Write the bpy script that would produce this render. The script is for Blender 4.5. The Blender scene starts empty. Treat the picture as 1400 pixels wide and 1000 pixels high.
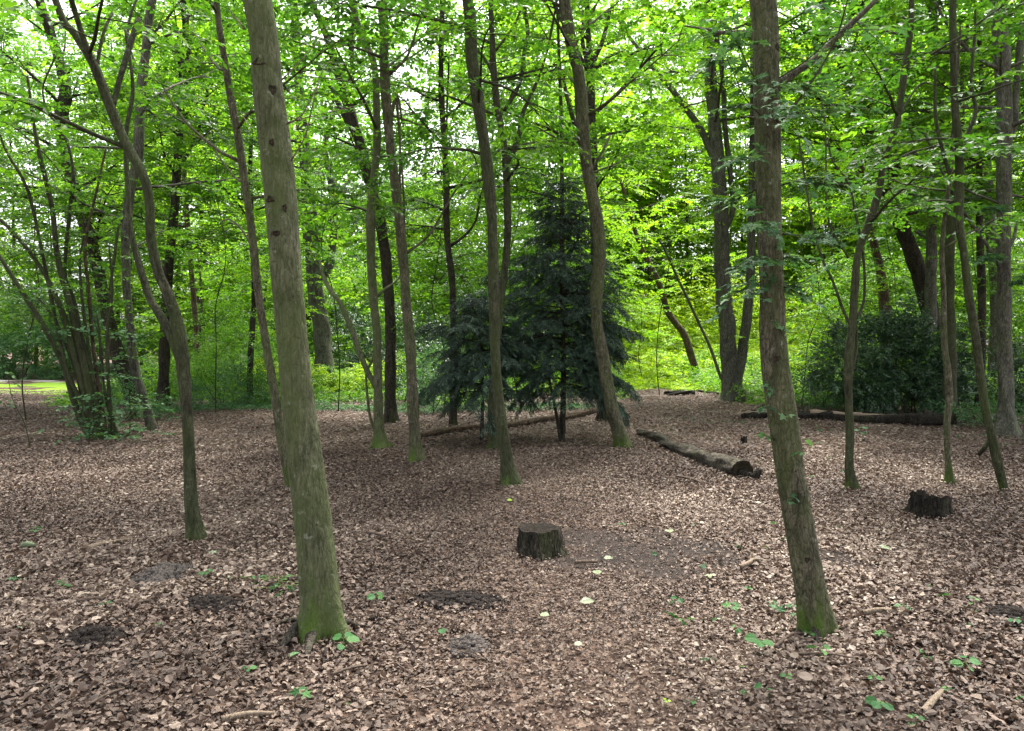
import bpy, math, random
import numpy as np
from mathutils import Vector

sc = bpy.context.scene
COL = sc.collection
R = math.radians

# ------------------------------------------------------------------ camera, world, sun, exposure
CAM_H, FPX, PITCH = 1.6, 1010.0, math.atan(30 / 1010.0)
cam_d = bpy.data.cameras.new("camera")
cam_d.lens, cam_d.sensor_width, cam_d.clip_start, cam_d.clip_end = 36 * FPX / 1400, 36, 0.05, 2000
cam = bpy.data.objects.new("camera", cam_d)
COL.objects.link(cam)
cam.location, cam.rotation_euler = (0, 0, CAM_H), (math.pi / 2 - PITCH, 0, 0)
sc.camera = cam

SUN_EL, SUN_ROT = R(66), R(18)
world = bpy.data.worlds.new("World")
sc.world = world
world.use_nodes = True
wt = world.node_tree
bg = wt.nodes["Background"]
sky = wt.nodes.new("ShaderNodeTexSky")
sky.sky_type, sky.sun_disc = 'NISHITA', False
sky.sun_elevation, sky.sun_rotation = SUN_EL, SUN_ROT
sky.air_density, sky.dust_density, sky.ozone_density = 1.0, 5.0, 1.0
hsv = wt.nodes.new("ShaderNodeHueSaturation")
hsv.inputs["Saturation"].default_value = 0.22
wt.links.new(sky.outputs[0], hsv.inputs["Color"])
wt.links.new(hsv.outputs[0], bg.inputs["Color"])
bg.inputs["Strength"].default_value = 0.15

sun_d = bpy.data.lights.new("sun", 'SUN')
sun_d.energy, sun_d.angle, sun_d.color = 3.2, R(16), (1, 0.96, 0.88)
sun = bpy.data.objects.new("sun", sun_d)
COL.objects.link(sun)
sdir = Vector((math.sin(SUN_ROT) * math.cos(SUN_EL), math.cos(SUN_ROT) * math.cos(SUN_EL), math.sin(SUN_EL)))
sun.rotation_euler = sdir.to_track_quat('Z', 'Y').to_euler()
sun.location = sdir * 60

sc.view_settings.view_transform, sc.view_settings.look = 'Standard', 'None'
sc.view_settings.exposure, sc.view_settings.gamma = 2.33, 1
sc.cycles.max_bounces, sc.cycles.diffuse_bounces, sc.cycles.glossy_bounces = 7, 5, 2
sc.cycles.transmission_bounces, sc.cycles.transparent_max_bounces = 4, 4
sc.cycles.sample_clamp_indirect = 6
sc.cycles.use_denoising = True

# ------------------------------------------------------------------ helpers
fwd = np.array([0, math.cos(PITCH), -math.sin(PITCH)])
upv = np.array([0, math.sin(PITCH), math.cos(PITCH)])
rgt = np.array([1.0, 0, 0])
EYE = np.array([0, 0, CAM_H])


def sstep(a, b, x):
    t = np.clip((np.asarray(x, float) - a) / (b - a), 0, 1)
    return t * t * (3 - 2 * t)


def gz(x, y):
    """height of the ground"""
    x = np.asarray(x, float); y = np.asarray(y, float)
    z = 0.035 * np.sin(x * 0.9 + 0.4) * np.cos(y * 0.7) + 0.02 * np.sin(x * 2.3 + y * 1.7) + 0.012 * np.sin(x * 4.1 - y * 3.3)
    z = z + sstep(23, 40, y) * 1.5 * sstep(-11, -4, x)
    return z


def at(px, py, Y):
    """the point at depth Y seen at a pixel of the 1400x1000 photograph"""
    d = fwd + rgt * (px - 700) / FPX + upv * (500 - py) / FPX
    return EYE + d * (Y / d[1])


def on_ground(px, py):
    d = fwd + rgt * (px - 700) / FPX + upv * (500 - py) / FPX
    z = 0.0
    for _ in range(8):
        t = (z - CAM_H) / d[2]
        p = EYE + d * t
        z = float(gz(p[0], p[1]))
    p[2] = z
    return p


def catmull(P, step):
    P = np.asarray(P, float)
    if len(P) < 3:
        n = max(2, int(np.linalg.norm(P[-1][:3] - P[0][:3]) / step) + 1)
        t = np.linspace(0, 1, n)[:, None]
        return P[0] * (1 - t) + P[-1] * t
    Q = np.vstack([2 * P[0] - P[1], P, 2 * P[-1] - P[-2]])
    out = []
    for i in range(1, len(Q) - 2):
        p0, p1, p2, p3 = Q[i - 1], Q[i], Q[i + 1], Q[i + 2]
        n = max(1, int(np.linalg.norm(p2[:3] - p1[:3]) / step))
        t = (np.arange(n) / n)[:, None]
        out.append(0.5 * (2 * p1 + (p2 - p0) * t + (2 * p0 - 5 * p1 + 4 * p2 - p3) * t ** 2 + (3 * p1 - p0 - 3 * p2 + p3) * t ** 3))
    out.append(P[-1:])
    return np.vstack(out)


class MB:
    """collects vertices, quads/triangles and a per-vertex tint for ONE mesh"""
    def __init__(self):
        self.v, self.q, self.t, self.m, self.n = [], [], [], [], 0

    def add(self, v, q, t=None, m=0):
        v = np.asarray(v, float).reshape(-1, 3)
        q = np.asarray(q, int).reshape(-1, 4)
        self.v.append(v); self.q.append(q + self.n); self.n += len(v)
        self.t.append(np.full(len(v), 0.5) if t is None else np.asarray(t, float).ravel())
        self.m.append(np.full(len(q), m))

    def tube(self, P, rad, sides=8, bump=0.0, flare=None, seed=0, m=0, cap=True, tint=0.5, ridge=0.0):
        P = np.asarray(P, float); rad = np.asarray(rad, float)
        n = len(P)
        T = np.gradient(P, axis=0)
        T /= np.linalg.norm(T, axis=1)[:, None] + 1e-9
        ref = np.array([0.0, 1.0, 0.0]) if abs(T[0, 1]) < 0.8 else np.array([1.0, 0, 0])
        A = np.cross(T, ref); A /= np.linalg.norm(A, axis=1)[:, None] + 1e-9
        B = np.cross(T, A)
        ang = np.linspace(0, 2 * math.pi, sides, endpoint=False)
        s = np.concatenate([[0], np.cumsum(np.linalg.norm(np.diff(P, axis=0), axis=1))])
        rr = np.repeat(rad[:, None], sides, 1)
        rg = np.random.default_rng(seed)
        if bump:
            for k in range(7):
                fa, fs, ph = rg.integers(1, 5), rg.uniform(1.0, 9.0) , rg.uniform(0, 6.28)
                rr = rr * (1 + bump * np.sin(fa * ang[None] + fs * s[:, None] + ph) * (0.75 if k > 3 else 0.45))
            if sides >= 16:
                for k in range(6):
                    rr = rr * (1 + 0.007 * np.sin(rg.integers(2, 8) * ang[None] + rg.uniform(15, 55) * s[:, None] + 2 * np.sin(s[:, None] * rg.uniform(3, 8)) + rg.uniform(0, 6.28)))
        if ridge:
            for k in (5, 8, 11, 13):
                rr = rr * (1 + ridge * np.sin(k * ang[None] + 1.5 * np.sin(s[:, None] * rg.uniform(1, 4)) + rg.uniform(0, 6)) * (0.5 + 0.5 * np.sin(s[:, None] * rg.uniform(2, 6) + rg.uniform(0, 6))))
        if flare:
            k, amt, hgt = flare
            e = np.exp(-np.maximum(s - 0.12, 0) / hgt)[:, None]
            rr = rr * (1 + amt * e * (0.65 + 0.6 * np.cos(k * ang[None] + rg.uniform(0, 6)) + 0.25 * np.cos((k + 2) * ang[None] + rg.uniform(0, 6))))
        V = P[:, None] + rr[..., None] * (A[:, None] * np.cos(ang)[None, :, None] + B[:, None] * np.sin(ang)[None, :, None])
        i = np.arange(n - 1)[:, None] * sides
        j = np.arange(sides)[None]; j2 = (j + 1) % sides
        q = np.stack([i + j, i + j2, i + sides + j2, i + sides + j], -1).reshape(-1, 4)
        v = V.reshape(-1, 3)
        if cap:
            v = np.vstack([v, P[0], P[-1]])
            a, b = n * sides, n * sides + 1
            h = np.arange(0, sides - 1, 2)
            jj = (h + 1) % sides; kk = (h + 2) % sides
            q = np.vstack([q, np.stack([np.full_like(h, a), kk, jj, h], -1),
                           np.stack([np.full_like(h, b), (n - 1) * sides + h, (n - 1) * sides + jj, (n - 1) * sides + kk], -1)])
        self.add(v, q, np.full(len(v), tint), m)

    def build(self, name, mats, parent=None, origin=None, smooth=True):
        v = np.vstack(self.v); q = np.vstack(self.q); t = np.concatenate(self.t); m = np.concatenate(self.m)
        if origin is not None:
            v = v - np.asarray(origin)
        me = bpy.data.meshes.new(name)
        me.vertices.add(len(v)); me.vertices.foreach_set("co", v.astype(np.float32).ravel())
        me.loops.add(len(q) * 4); me.loops.foreach_set("vertex_index", q.astype(np.int32).ravel())
        me.polygons.add(len(q))
        me.polygons.foreach_set("loop_start", np.arange(0, len(q) * 4, 4, dtype=np.int32))
        me.polygons.foreach_set("use_smooth", np.full(len(q), smooth, dtype=bool))
        mats = mats if isinstance(mats, (list, tuple)) else [mats]
        for x in mats:
            me.materials.append(x)
        if len(mats) > 1:
            me.polygons.foreach_set("material_index", m.astype(np.int32))
        a = me.attributes.new("tint", 'FLOAT', 'POINT')
        a.data.foreach_set("value", t.astype(np.float32))
        me.update(calc_edges=True)
        o = bpy.data.objects.new(name, me)
        COL.objects.link(o)
        if parent is not None:
            o.parent = parent
        return o


def tag(o, label, cat, group=None, kind=None):
    if label: o["label"] = label
    if cat: o["category"] = cat
    if group: o["group"] = group
    if kind: o["kind"] = kind
    return o


def thing(name, label, cat, loc, group=None):
    o = bpy.data.objects.new(name, None)
    o.empty_display_size = 0.1
    COL.objects.link(o)
    o.location = loc
    return tag(o, label, cat, group)


# ------------------------------------------------------------------ materials
def nt(name):
    m = bpy.data.materials.new(name)
    m.use_nodes = True
    t = m.node_tree
    t.nodes.clear()
    out = t.nodes.new("ShaderNodeOutputMaterial")
    return m, t, out


def node(t, kind, **kw):
    n = t.nodes.new(kind)
    for k, v in kw.items():
        if k in n.inputs.keys() if hasattr(n.inputs, 'keys') else False:
            n.inputs[k].default_value = v
        else:
            setattr(n, k, v)
    return n


def ramp(t, stops, fac=None):
    r = t.nodes.new("ShaderNodeValToRGB")
    e = r.color_ramp.elements
    while len(e) < len(stops):
        e.new(0.5)
    for i, (p, c) in enumerate(stops):
        e[i].position = p
        e[i].color = (*c, 1) if len(c) == 3 else c
    if fac is not None:
        t.links.new(fac, r.inputs[0])
    return r


def mixc(t, fac, a, b, mode='MIX'):
    m = t.nodes.new("ShaderNodeMix")
    m.data_type, m.blend_type = 'RGBA', mode
    for s, v in ((m.inputs[0], fac), (m.inputs[6], a), (m.inputs[7], b)):
        if hasattr(v, 'links') or hasattr(v, 'is_linked'):
            t.links.new(v, s)
        else:
            s.default_value = v if isinstance(v, (int, float)) else (*v, 1)
    return m.outputs[2]


def noise(t, vec, scale, detail=4, rough=0.6, dist=0.0):
    n = t.nodes.new("ShaderNodeTexNoise")
    n.inputs["Scale"].default_value, n.inputs["Detail"].default_value = scale, detail
    n.inputs["Roughness"].default_value, n.inputs["Distortion"].default_value = rough, dist
    t.links.new(vec, n.inputs["Vector"])
    return n.outputs[0]


def mapping(t, vec, scale):
    m = t.nodes.new("ShaderNodeMapping")
    m.inputs["Scale"].default_value = scale
    t.links.new(vec, m.inputs["Vector"])
    return m.outputs[0]


def math_n(t, op, a, b=None):
    m = t.nodes.new("ShaderNodeMath")
    m.operation = op
    for i, v in enumerate((a, b)):
        if v is None: continue
        if isinstance(v, (int, float)): m.inputs[i].default_value = v
        else: t.links.new(v, m.inputs[i])
    return m.outputs[0]


def leaf_mat(name, stops, trans_mul=(1.03, 1.15, 0.45), trans=0.5, rough=0.5, spec=0.35):
    m, t, out = nt(name)
    a = node(t, "ShaderNodeAttribute", attribute_name="tint")
    r = ramp(t, stops, a.outputs["Fac"])
    tc = node(t, "ShaderNodeTexCoord")
    blotch = noise(t, tc.outputs["Object"], 60, 2)
    c = mixc(t, 0.25, r.outputs[0], ramp(t, [(0.3, (0.35, 0.35, 0.35)), (0.7, (1, 1, 1))], blotch).outputs[0], 'MULTIPLY')
    p = node(t, "ShaderNodeBsdfPrincipled")
    p.inputs["Roughness"].default_value = rough
    p.inputs["Specular IOR Level"].default_value = spec
    t.links.new(c, p.inputs["Base Color"])
    if trans > 0:
        tr = node(t, "ShaderNodeBsdfTranslucent")
        t.links.new(mixc(t, 1.0, c, trans_mul, 'MULTIPLY'), tr.inputs["Color"])
        mx = node(t, "ShaderNodeMixShader")
        mx.inputs[0].default_value = trans
        t.links.new(p.outputs[0], mx.inputs[1]); t.links.new(tr.outputs[0], mx.inputs[2])
        t.links.new(mx.outputs[0], out.inputs[0])
    else:
        t.links.new(p.outputs[0], out.inputs[0])
    return m


def bark_mat(name, dark, light, moss=(0.05, 0.075, 0.012), moss_amt=0.3, moss_base=0.0, lich=0.2, stretch=(14, 14, 3.5), bump=0.6, crack=0.5, streak=0.4):
    m, t, out = nt(name)
    tc = node(t, "ShaderNodeTexCoord")
    ob = tc.outputs["Object"]
    st = mapping(t, ob, stretch)
    n1 = noise(t, st, 1.0, 6, 0.68, 0.35)
    n2 = noise(t, mapping(t, ob, (70, 70, 14)), 1.0, 4, 0.65, 0.3)
    n3 = noise(t, ob, 2.3, 4, 0.6)
    vor = node(t, "ShaderNodeTexVoronoi", feature='DISTANCE_TO_EDGE')
    t.links.new(mapping(t, ob, tuple(s * 2.6 for s in stretch)), vor.inputs["Vector"])
    vor.inputs["Scale"].default_value = 1.0
    c = ramp(t, [(0.34, dark), (0.66, light)], n1).outputs[0]
    c = mixc(t, 0.9, c, ramp(t, [(0.36, (0.28, 0.27, 0.26)), (0.60, (1.12, 1.12, 1.1))], n2).outputs[0], 'MULTIPLY')
    n8 = noise(t, mapping(t, ob, (60, 60, 13)), 1.0, 5, 0.7, 0.2)
    c = mixc(t, streak, c, ramp(t, [(0.36, (0.38, 0.37, 0.36)), (0.5, (0.95, 0.95, 0.95)), (0.68, (1.35, 1.33, 1.28))], n8).outputs[0], 'MULTIPLY')
    ck = ramp(t, [(0.0, (0.3, 0.28, 0.26)), (0.12, (1, 1, 1))], vor.outputs[0]).outputs[0]
    c = mixc(t, crack, c, ck, 'MULTIPLY')
    c = mixc(t, 0.6, c, ramp(t, [(0.3, (0.5, 0.5, 0.48)), (0.65, (1.05, 1.03, 1.0))], n3).outputs[0], 'MULTIPLY')
    n9 = noise(t, mapping(t, ob, (38, 38, 48)), 1.0, 3, 0.6)
    c = mixc(t, 0.85, c, ramp(t, [(0.30, (0.22, 0.20, 0.18)), (0.40, (1, 1, 1))], n9).outputs[0], 'MULTIPLY')
    n10 = noise(t, mapping(t, ob, (5, 5, 9)), 1.0, 5, 0.75, 0.6)
    c = mixc(t, 0.7, c, ramp(t, [(0.34, (0.45, 0.43, 0.40)), (0.46, (1, 1, 1)), (0.62, (1.05, 1.05, 1.03)), (0.72, (1.5, 1.48, 1.42))], n10).outputs[0], 'MULTIPLY')
    # green algae and moss
    n4 = noise(t, mapping(t, ob, (3.5, 3.5, 1.3)), 1.0, 6, 0.7)
    mk = ramp(t, [(0.62 - 0.4 * moss_amt, (0, 0, 0)), (0.86 - 0.3 * moss_amt, (1, 1, 1))], n4).outputs[0]
    c = mixc(t, math_n(t, 'MULTIPLY', mk, 0.75), c, moss)
    if lich:
        n5 = noise(t, ob, 17, 5, 0.7)
        lk = ramp(t, [(0.62, (0, 0, 0)), (0.70, (1, 1, 1))], n5).outputs[0]
        c = mixc(t, math_n(t, 'MULTIPLY', lk, lich), c, (0.30, 0.32, 0.25))
    if moss_base:
        sep = node(t, "ShaderNodeSeparateXYZ"); t.links.new(ob, sep.inputs[0])
        n6 = noise(t, mapping(t, ob, (9, 9, 3)), 1.0, 5, 0.7)
        hgt = math_n(t, 'ADD', sep.outputs[2], math_n(t, 'MULTIPLY', math_n(t, 'SUBTRACT', n6, 0.45), 1.5))
        bk = ramp(t, [(0.0, (1, 1, 1)), (moss_base, (0, 0, 0))], hgt).outputs[0]
        c = mixc(t, math_n(t, 'MULTIPLY', bk, 0.8), c, (0.052, 0.092, 0.010))
    p = node(t, "ShaderNodeBsdfPrincipled")
    p.inputs["Roughness"].default_value = 0.9
    p.inputs["Specular IOR Level"].default_value = 0.15
    t.links.new(c, p.inputs["Base Color"])
    h = math_n(t, 'ADD', math_n(t, 'ADD', n1, math_n(t, 'MULTIPLY', n8, 0.8)), math_n(t, 'ADD', math_n(t, 'MULTIPLY', n2, 0.6), math_n(t, 'MULTIPLY', math_n(t, 'MINIMUM', vor.outputs[0], 0.15), 3.0 * crack)))
    b = node(t, "ShaderNodeBump")
    b.inputs["Strength"].default_value, b.inputs["Distance"].default_value = bump, 0.035
    t.links.new(h, b.inputs["Height"]); t.links.new(b.outputs[0], p.inputs["Normal"])
    t.links.new(p.outputs[0], out.inputs[0])
    return m


def plain_noise_mat(name, stops, scale=20, bump=0.4, rough=0.95, dist=0.02, stretch=(1, 1, 1)):
    m, t, out = nt(name)
    tc = node(t, "ShaderNodeTexCoord")
    n = noise(t, mapping(t, tc.outputs["Object"], stretch), scale, 6, 0.7)
    r = ramp(t, stops, n)
    p = node(t, "ShaderNodeBsdfPrincipled")
    p.inputs["Roughness"].default_value = rough
    p.inputs["Specular IOR Level"].default_value = 0.04
    t.links.new(r.outputs[0], p.inputs["Base Color"])
    b = node(t, "ShaderNodeBump")
    b.inputs["Strength"].default_value, b.inputs["Distance"].default_value = bump, dist
    t.links.new(n, b.inputs["Height"]); t.links.new(b.outputs[0], p.inputs["Normal"])
    t.links.new(p.outputs[0], out.inputs[0])
    return m


LEAF = {
    'maple': leaf_mat("maple_leaf", [(0, (0.026, 0.080, 0.012)), (0.5, (0.078, 0.190, 0.017)), (1, (0.18, 0.33, 0.027))], trans=0.58),
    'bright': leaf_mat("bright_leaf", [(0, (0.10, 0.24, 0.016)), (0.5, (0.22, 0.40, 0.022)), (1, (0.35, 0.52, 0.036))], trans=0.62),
    'mid': leaf_mat("hornbeam_leaf", [(0, (0.020, 0.064, 0.013)), (0.5, (0.047, 0.122, 0.017)), (1, (0.105, 0.215, 0.022))], trans=0.54),
    'cool': leaf_mat("cool_leaf", [(0, (0.030, 0.085, 0.035)), (0.5, (0.060, 0.145, 0.055)), (1, (0.11, 0.21, 0.08))], trans=0.4, rough=0.55, spec=0.22, trans_mul=(1.1, 1.15, 0.6)),
    'holly': leaf_mat("evergreen_leaf", [(0, (0.010, 0.030, 0.013)), (0.5, (0.026, 0.066, 0.025)), (1, (0.065, 0.135, 0.05))], trans=0.12, rough=0.35, spec=0.5),
    'needle': leaf_mat("spruce_needle", [(0, (0.014, 0.030, 0.020)), (0.5, (0.033, 0.064, 0.042)), (1, (0.080, 0.13, 0.08))], trans=0.1, rough=0.5),
    'far': leaf_mat("far_haze_leaf", [(0, (0.055, 0.135, 0.030)), (0.5, (0.125, 0.255, 0.045)), (1, (0.25, 0.40, 0.085))], trans=0.55, trans_mul=(1.05, 1.15, 0.65)),  # lighter, cooler leaf colour: the haze of distance is painted into it
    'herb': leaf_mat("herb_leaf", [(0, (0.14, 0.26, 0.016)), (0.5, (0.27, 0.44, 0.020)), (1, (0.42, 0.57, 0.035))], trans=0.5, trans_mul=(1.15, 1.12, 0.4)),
    'seedling': leaf_mat("seedling_leaf", [(0, (0.022, 0.075, 0.024)), (0.5, (0.042, 0.120, 0.034)), (1, (0.09, 0.19, 0.05))], trans=0.3, rough=0.6, spec=0.18, trans_mul=(1.1, 1.15, 0.7)),
    'pale': leaf_mat("pale_leaf", [(0, (0.085, 0.13, 0.06)), (1, (0.19, 0.21, 0.125))], trans=0.15),
}
LITTER = leaf_mat("dry_leaf", [(0, (0.040, 0.027, 0.020)), (0.35, (0.086, 0.059, 0.045)), (0.65, (0.142, 0.101, 0.077)), (0.88, (0.205, 0.156, 0.121)), (1, (0.32, 0.262, 0.21))],
                  trans_mul=(1.0, 0.8, 0.6), trans=0.12, rough=0.65, spec=0.3)
BARK = {
    'mossy': bark_mat("mossy_grey_bark", (0.060, 0.058, 0.040), (0.175, 0.168, 0.122), moss=(0.058, 0.080, 0.022), moss_amt=0.85, moss_base=0.34, lich=0.4, stretch=(15, 15, 5), crack=0.35),
    'brown': bark_mat("grey_brown_bark", (0.050, 0.045, 0.032), (0.185, 0.165, 0.122), moss=(0.055, 0.072, 0.022), moss_amt=0.6, moss_base=0.34, lich=0.45, crack=0.6, stretch=(15, 15, 6)),
    'slim': bark_mat("slim_trunk_bark", (0.027, 0.027, 0.017), (0.090, 0.088, 0.058), moss=(0.040, 0.055, 0.017), moss_amt=0.65, moss_base=0.12, lich=0.2, crack=0.4),
    'dark': bark_mat("dark_trunk_bark", (0.022, 0.019, 0.014), (0.075, 0.064, 0.048), moss_amt=0.25, lich=0.1, crack=0.6),
    'red': bark_mat("reddish_bark", (0.055, 0.038, 0.026), (0.16, 0.115, 0.08), moss_amt=0.2, lich=0.2, crack=0.5),
    'grey': bark_mat("smooth_grey_bark", (0.050, 0.050, 0.040), (0.14, 0.138, 0.112), moss_amt=0.3, lich=0.3, crack=0.1, bump=0.3),
    'far': bark_mat("far_trunk_bark", (0.040, 0.036, 0.028), (0.12, 0.105, 0.08), moss_amt=0.4, lich=0.2, crack=0.4),
    'log': bark_mat("weathered_log_bark", (0.026, 0.023, 0.019), (0.165, 0.145, 0.118), moss_amt=0.2, lich=0.35, stretch=(10, 10, 10), crack=0.5, bump=0.9),
    'rot': bark_mat("rotten_wood", (0.012, 0.010, 0.008), (0.06, 0.05, 0.04), moss_amt=0.15, lich=0.1, stretch=(18, 18, 3), crack=0.7, bump=1.0),
}
KNOT = plain_noise_mat("knot_wood", [(0.3, (0.012, 0.010, 0.007)), (0.7, (0.055, 0.045, 0.03))], 60, 0.8)
PALEWOOD = plain_noise_mat("pale_bare_wood", [(0.3, (0.08, 0.058, 0.042)), (0.7, (0.25, 0.20, 0.15))], 25, 0.6, stretch=(4, 4, 1))
TWIG = plain_noise_mat("dead_twig", [(0.3, (0.030, 0.022, 0.017)), (0.7, (0.13, 0.10, 0.08))], 40, 0.4)
SOIL_DARK = plain_noise_mat("dark_crumbly_soil", [(0.3, (0.012, 0.010, 0.009)), (0.7, (0.060, 0.050, 0.045))], 55, 1.0, dist=0.03)
SOIL_GREY = plain_noise_mat("grey_dry_soil", [(0.3, (0.045, 0.038, 0.034)), (0.7, (0.135, 0.118, 0.108))], 45, 0.9, dist=0.03)

# ------------------------------------------------------------------ ground
GREYPX = [(885, 760, 165, 40), (1150, 765, 70, 18), (800, 738, 80, 22), (560, 600, 1, 1)]          # trodden bare earth, in the photograph
def patch(px, py, wx, wy):
    c = on_ground(px, py)
    a = on_ground(px, py - wy); b = on_ground(px, py + wy)
    return c[0], c[1], wx * c[1] / FPX, abs(a[1] - b[1]) / 2
BARE = [patch(*p) for p in GREYPX]
MOUNDS = [  # px, py, half width px, half height px, height m, material, label
    (222, 790, 34, 16, 0.075, SOIL_GREY, "dry grey mound of earth in the leaves, widest of the mounds on the left"),
    (290, 828, 36, 11, 0.045, SOIL_DARK, "small dark mound of crumbly soil between the grey mound and the mossy tree"),
    (128, 875, 38, 14, 0.050, SOIL_DARK, "blackish heap of fresh soil lowest on the left of the leafy ground"),
    (640, 886, 26, 12, 0.050, SOIL_GREY, "little grey lump of earth right of the mossy tree, below the centre stump"),
    (625, 822, 60, 12, 0.025, SOIL_DARK, "flat dark scrape of soil between the mossy tree and the centre stump"),
    (1392, 845, 34, 14, 0.030, SOIL_DARK, "dark scrape of soil at the right edge of the clearing"),
]
MPATCH = [patch(*m[:4]) for m in MOUNDS]

m, t, out = nt("forest_soil")
tc = node(t, "ShaderNodeTexCoord")
ob = tc.outputs["Object"]
big = noise(t, ob, 0.35, 4, 0.6)
fine = noise(t, ob, 24, 6, 0.75)
vor = node(t, "ShaderNodeTexVoronoi"); vor.inputs["Scale"].default_value = 26
wob = node(t, "ShaderNodeVectorMath", operation='ADD')
nn = node(t, "ShaderNodeTexNoise"); nn.inputs["Scale"].default_value = 12
t.links.new(ob, nn.inputs["Vector"])
scl = node(t, "ShaderNodeVectorMath", operation='SCALE'); scl.inputs["Scale"].default_value = 0.12
t.links.new(nn.outputs[1], scl.inputs[0]); t.links.new(ob, wob.inputs[0]); t.links.new(scl.outputs[0], wob.inputs[1])
t.links.new(wob.outputs[0], vor.inputs["Vector"])
sepc = node(t, "ShaderNodeSeparateColor"); t.links.new(vor.outputs["Color"], sepc.inputs[0])
c = ramp(t, [(0, (0.030, 0.020, 0.015)), (0.5, (0.075, 0.050, 0.038)), (0.85, (0.14, 0.097, 0.074)), (1, (0.22, 0.165, 0.125))], sepc.outputs[0]).outputs[0]
c = mixc(t, 0.6, c, ramp(t, [(0.3, (0.4, 0.38, 0.36)), (0.7, (1.1, 1.1, 1.1))], fine).outputs[0], 'MULTIPLY')
c = mixc(t, 0.5, c, ramp(t, [(0.35, (0.6, 0.56, 0.55)), (0.65, (1.1, 1.1, 1.1))], big).outputs[0], 'MULTIPLY')
at_b = node(t, "ShaderNodeAttribute", attribute_name="tint")       # bare trodden earth
c = mixc(t, math_n(t, 'MULTIPLY', at_b.outputs["Fac"], 0.85), c, mixc(t, fine, (0.009, 0.0075, 0.007), (0.036, 0.030, 0.027)))
p = node(t, "ShaderNodeBsdfPrincipled"); p.inputs["Roughness"].default_value = 0.95; p.inputs["Specular IOR Level"].default_value = 0.1
t.links.new(c, p.inputs["Base Color"])
b = node(t, "ShaderNodeBump"); b.inputs["Strength"].default_value, b.inputs["Distance"].default_value = 0.8, 0.03
t.links.new(math_n(t, 'ADD', fine, vor.outputs[0]), b.inputs["Height"]); t.links.new(b.outputs[0], p.inputs["Normal"])
t.links.new(p.outputs[0], out.inputs[0])
FOREST_SOIL = m


def axis(lim, fine_lim, step, grow=1.25):
    a = [0.0]; s = step
    while a[-1] < lim:
        if a[-1] > fine_lim: s *= grow
        a.append(a[-1] + s)
    return np.array(a)


def bareness(x, y):
    b = np.zeros_like(x)
    for cx, cy, rx, ry in BARE:
        d = ((x - cx) / rx) ** 2 + ((y - cy) / ry) ** 2
        b = np.maximum(b, 1 - sstep(0.25, 1.15, d + 0.25 * np.sin(x * 9 + y * 5) + 0.2 * np.sin(x * 4 - y * 11)))
    return b


xs = axis(420, 9, 0.11); xs = np.concatenate([-xs[:0:-1], xs])
ys = np.concatenate([-axis(120, 0.1, 0.5, 1.5)[:0:-1], axis(480, 24, 0.12)])
X, Yy = np.meshgrid(xs, ys)
Z = gz(X, Yy)
g = MB()
nx = len(xs)
ii = (np.arange(len(ys) - 1)[:, None] * nx + np.arange(nx - 1)[None]).ravel()
g.add(np.stack([X, Yy, Z], -1), np.stack([ii, ii + 1, ii + nx + 1, ii + nx], -1), bareness(X, Yy))
tag(g.build("forest_ground", FOREST_SOIL), "brown woodland floor under fallen leaves", None, kind="structure")

# lawn beyond the trees on the left, and the pale track behind it
LAWN = plain_noise_mat("mown_lawn", [(0.3, (0.10, 0.19, 0.018)), (0.7, (0.18, 0.27, 0.035))], 9, 0.5)
lx, ly = np.meshgrid(np.linspace(-40, -13.4, 60), np.linspace(23.0, 30.5, 30))
lx = lx + 0.35 * np.sin(ly * 2.1) * (lx > -14)
g = MB(); ii = (np.arange(29)[:, None] * 60 + np.arange(59)[None]).ravel()
g.add(np.stack([lx, ly, gz(lx, ly) + 0.008], -1), np.stack([ii, ii + 1, ii + 61, ii + 60], -1))
tag(g.build("lawn", LAWN), "bright mown lawn beyond the trees", None, kind="structure")
g = MB()
lx, ly = np.meshgrid(np.linspace(-40, -13, 60), np.linspace(30.6, 32.2, 6)); ii = (np.arange(5)[:, None] * 60 + np.arange(59)[None]).ravel()
g.add(np.stack([lx, ly, gz(lx, ly) + 0.008], -1), np.stack([ii, ii + 1, ii + 61, ii + 60], -1))
tag(g.build("path", plain_noise_mat("pale_gravel_track", [(0.3, (0.22, 0.20, 0.19)), (0.7, (0.42, 0.40, 0.38))], 30, 0.4)), "pale track beyond the lawn", None, kind="structure")

# ------------------------------------------------------------------ leaves
QUAD = (np.array([(0, 0, 0), (.48, .5, .05), (1, 0, -.08), (.48, -.5, .05)]), np.array([(0, 3, 2, 1)]))
HEX = (np.array([(0, 0, 0), (.28, .44, .06), (.68, .38, .04), (1, 0, -.10), (.68, -.38, .04), (.28, -.44, .06)]), np.array([(0, 3, 2, 1), (0, 5, 4, 3)]))
_h = [(-.06, .40, .02), (.20, .24, .03), (.46, .62, -.03), (.52, .22, .03), (.78, .16, 0)]
MAPLE = (np.array([(0, 0, 0), (.3, 0, 0), (1, 0, -.10)] + _h + [(a, -b_, c_) for a, b_, c_ in _h]),
         np.array([(0, 1, 4, 3), (1, 6, 5, 4), (1, 2, 7, 6), (0, 8, 9, 1), (1, 9, 10, 11), (1, 11, 12, 2)]))
ROUND = (np.array([(0, 0, 0), (.12, .36, .03), (.5, .52, .05), (.85, .34, .02), (1, 0, -.06), (.85, -.34, .02), (.5, -.52, .05), (.12, -.36, .03), (.5, 0, 0)]),
         np.array([(0, 8, 2, 1), (8, 4, 3, 2), (0, 7, 6, 8), (8, 6, 5, 4)]))


def unit(a):
    return a / (np.linalg.norm(a, axis=-1, keepdims=True) + 1e-9)


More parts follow.
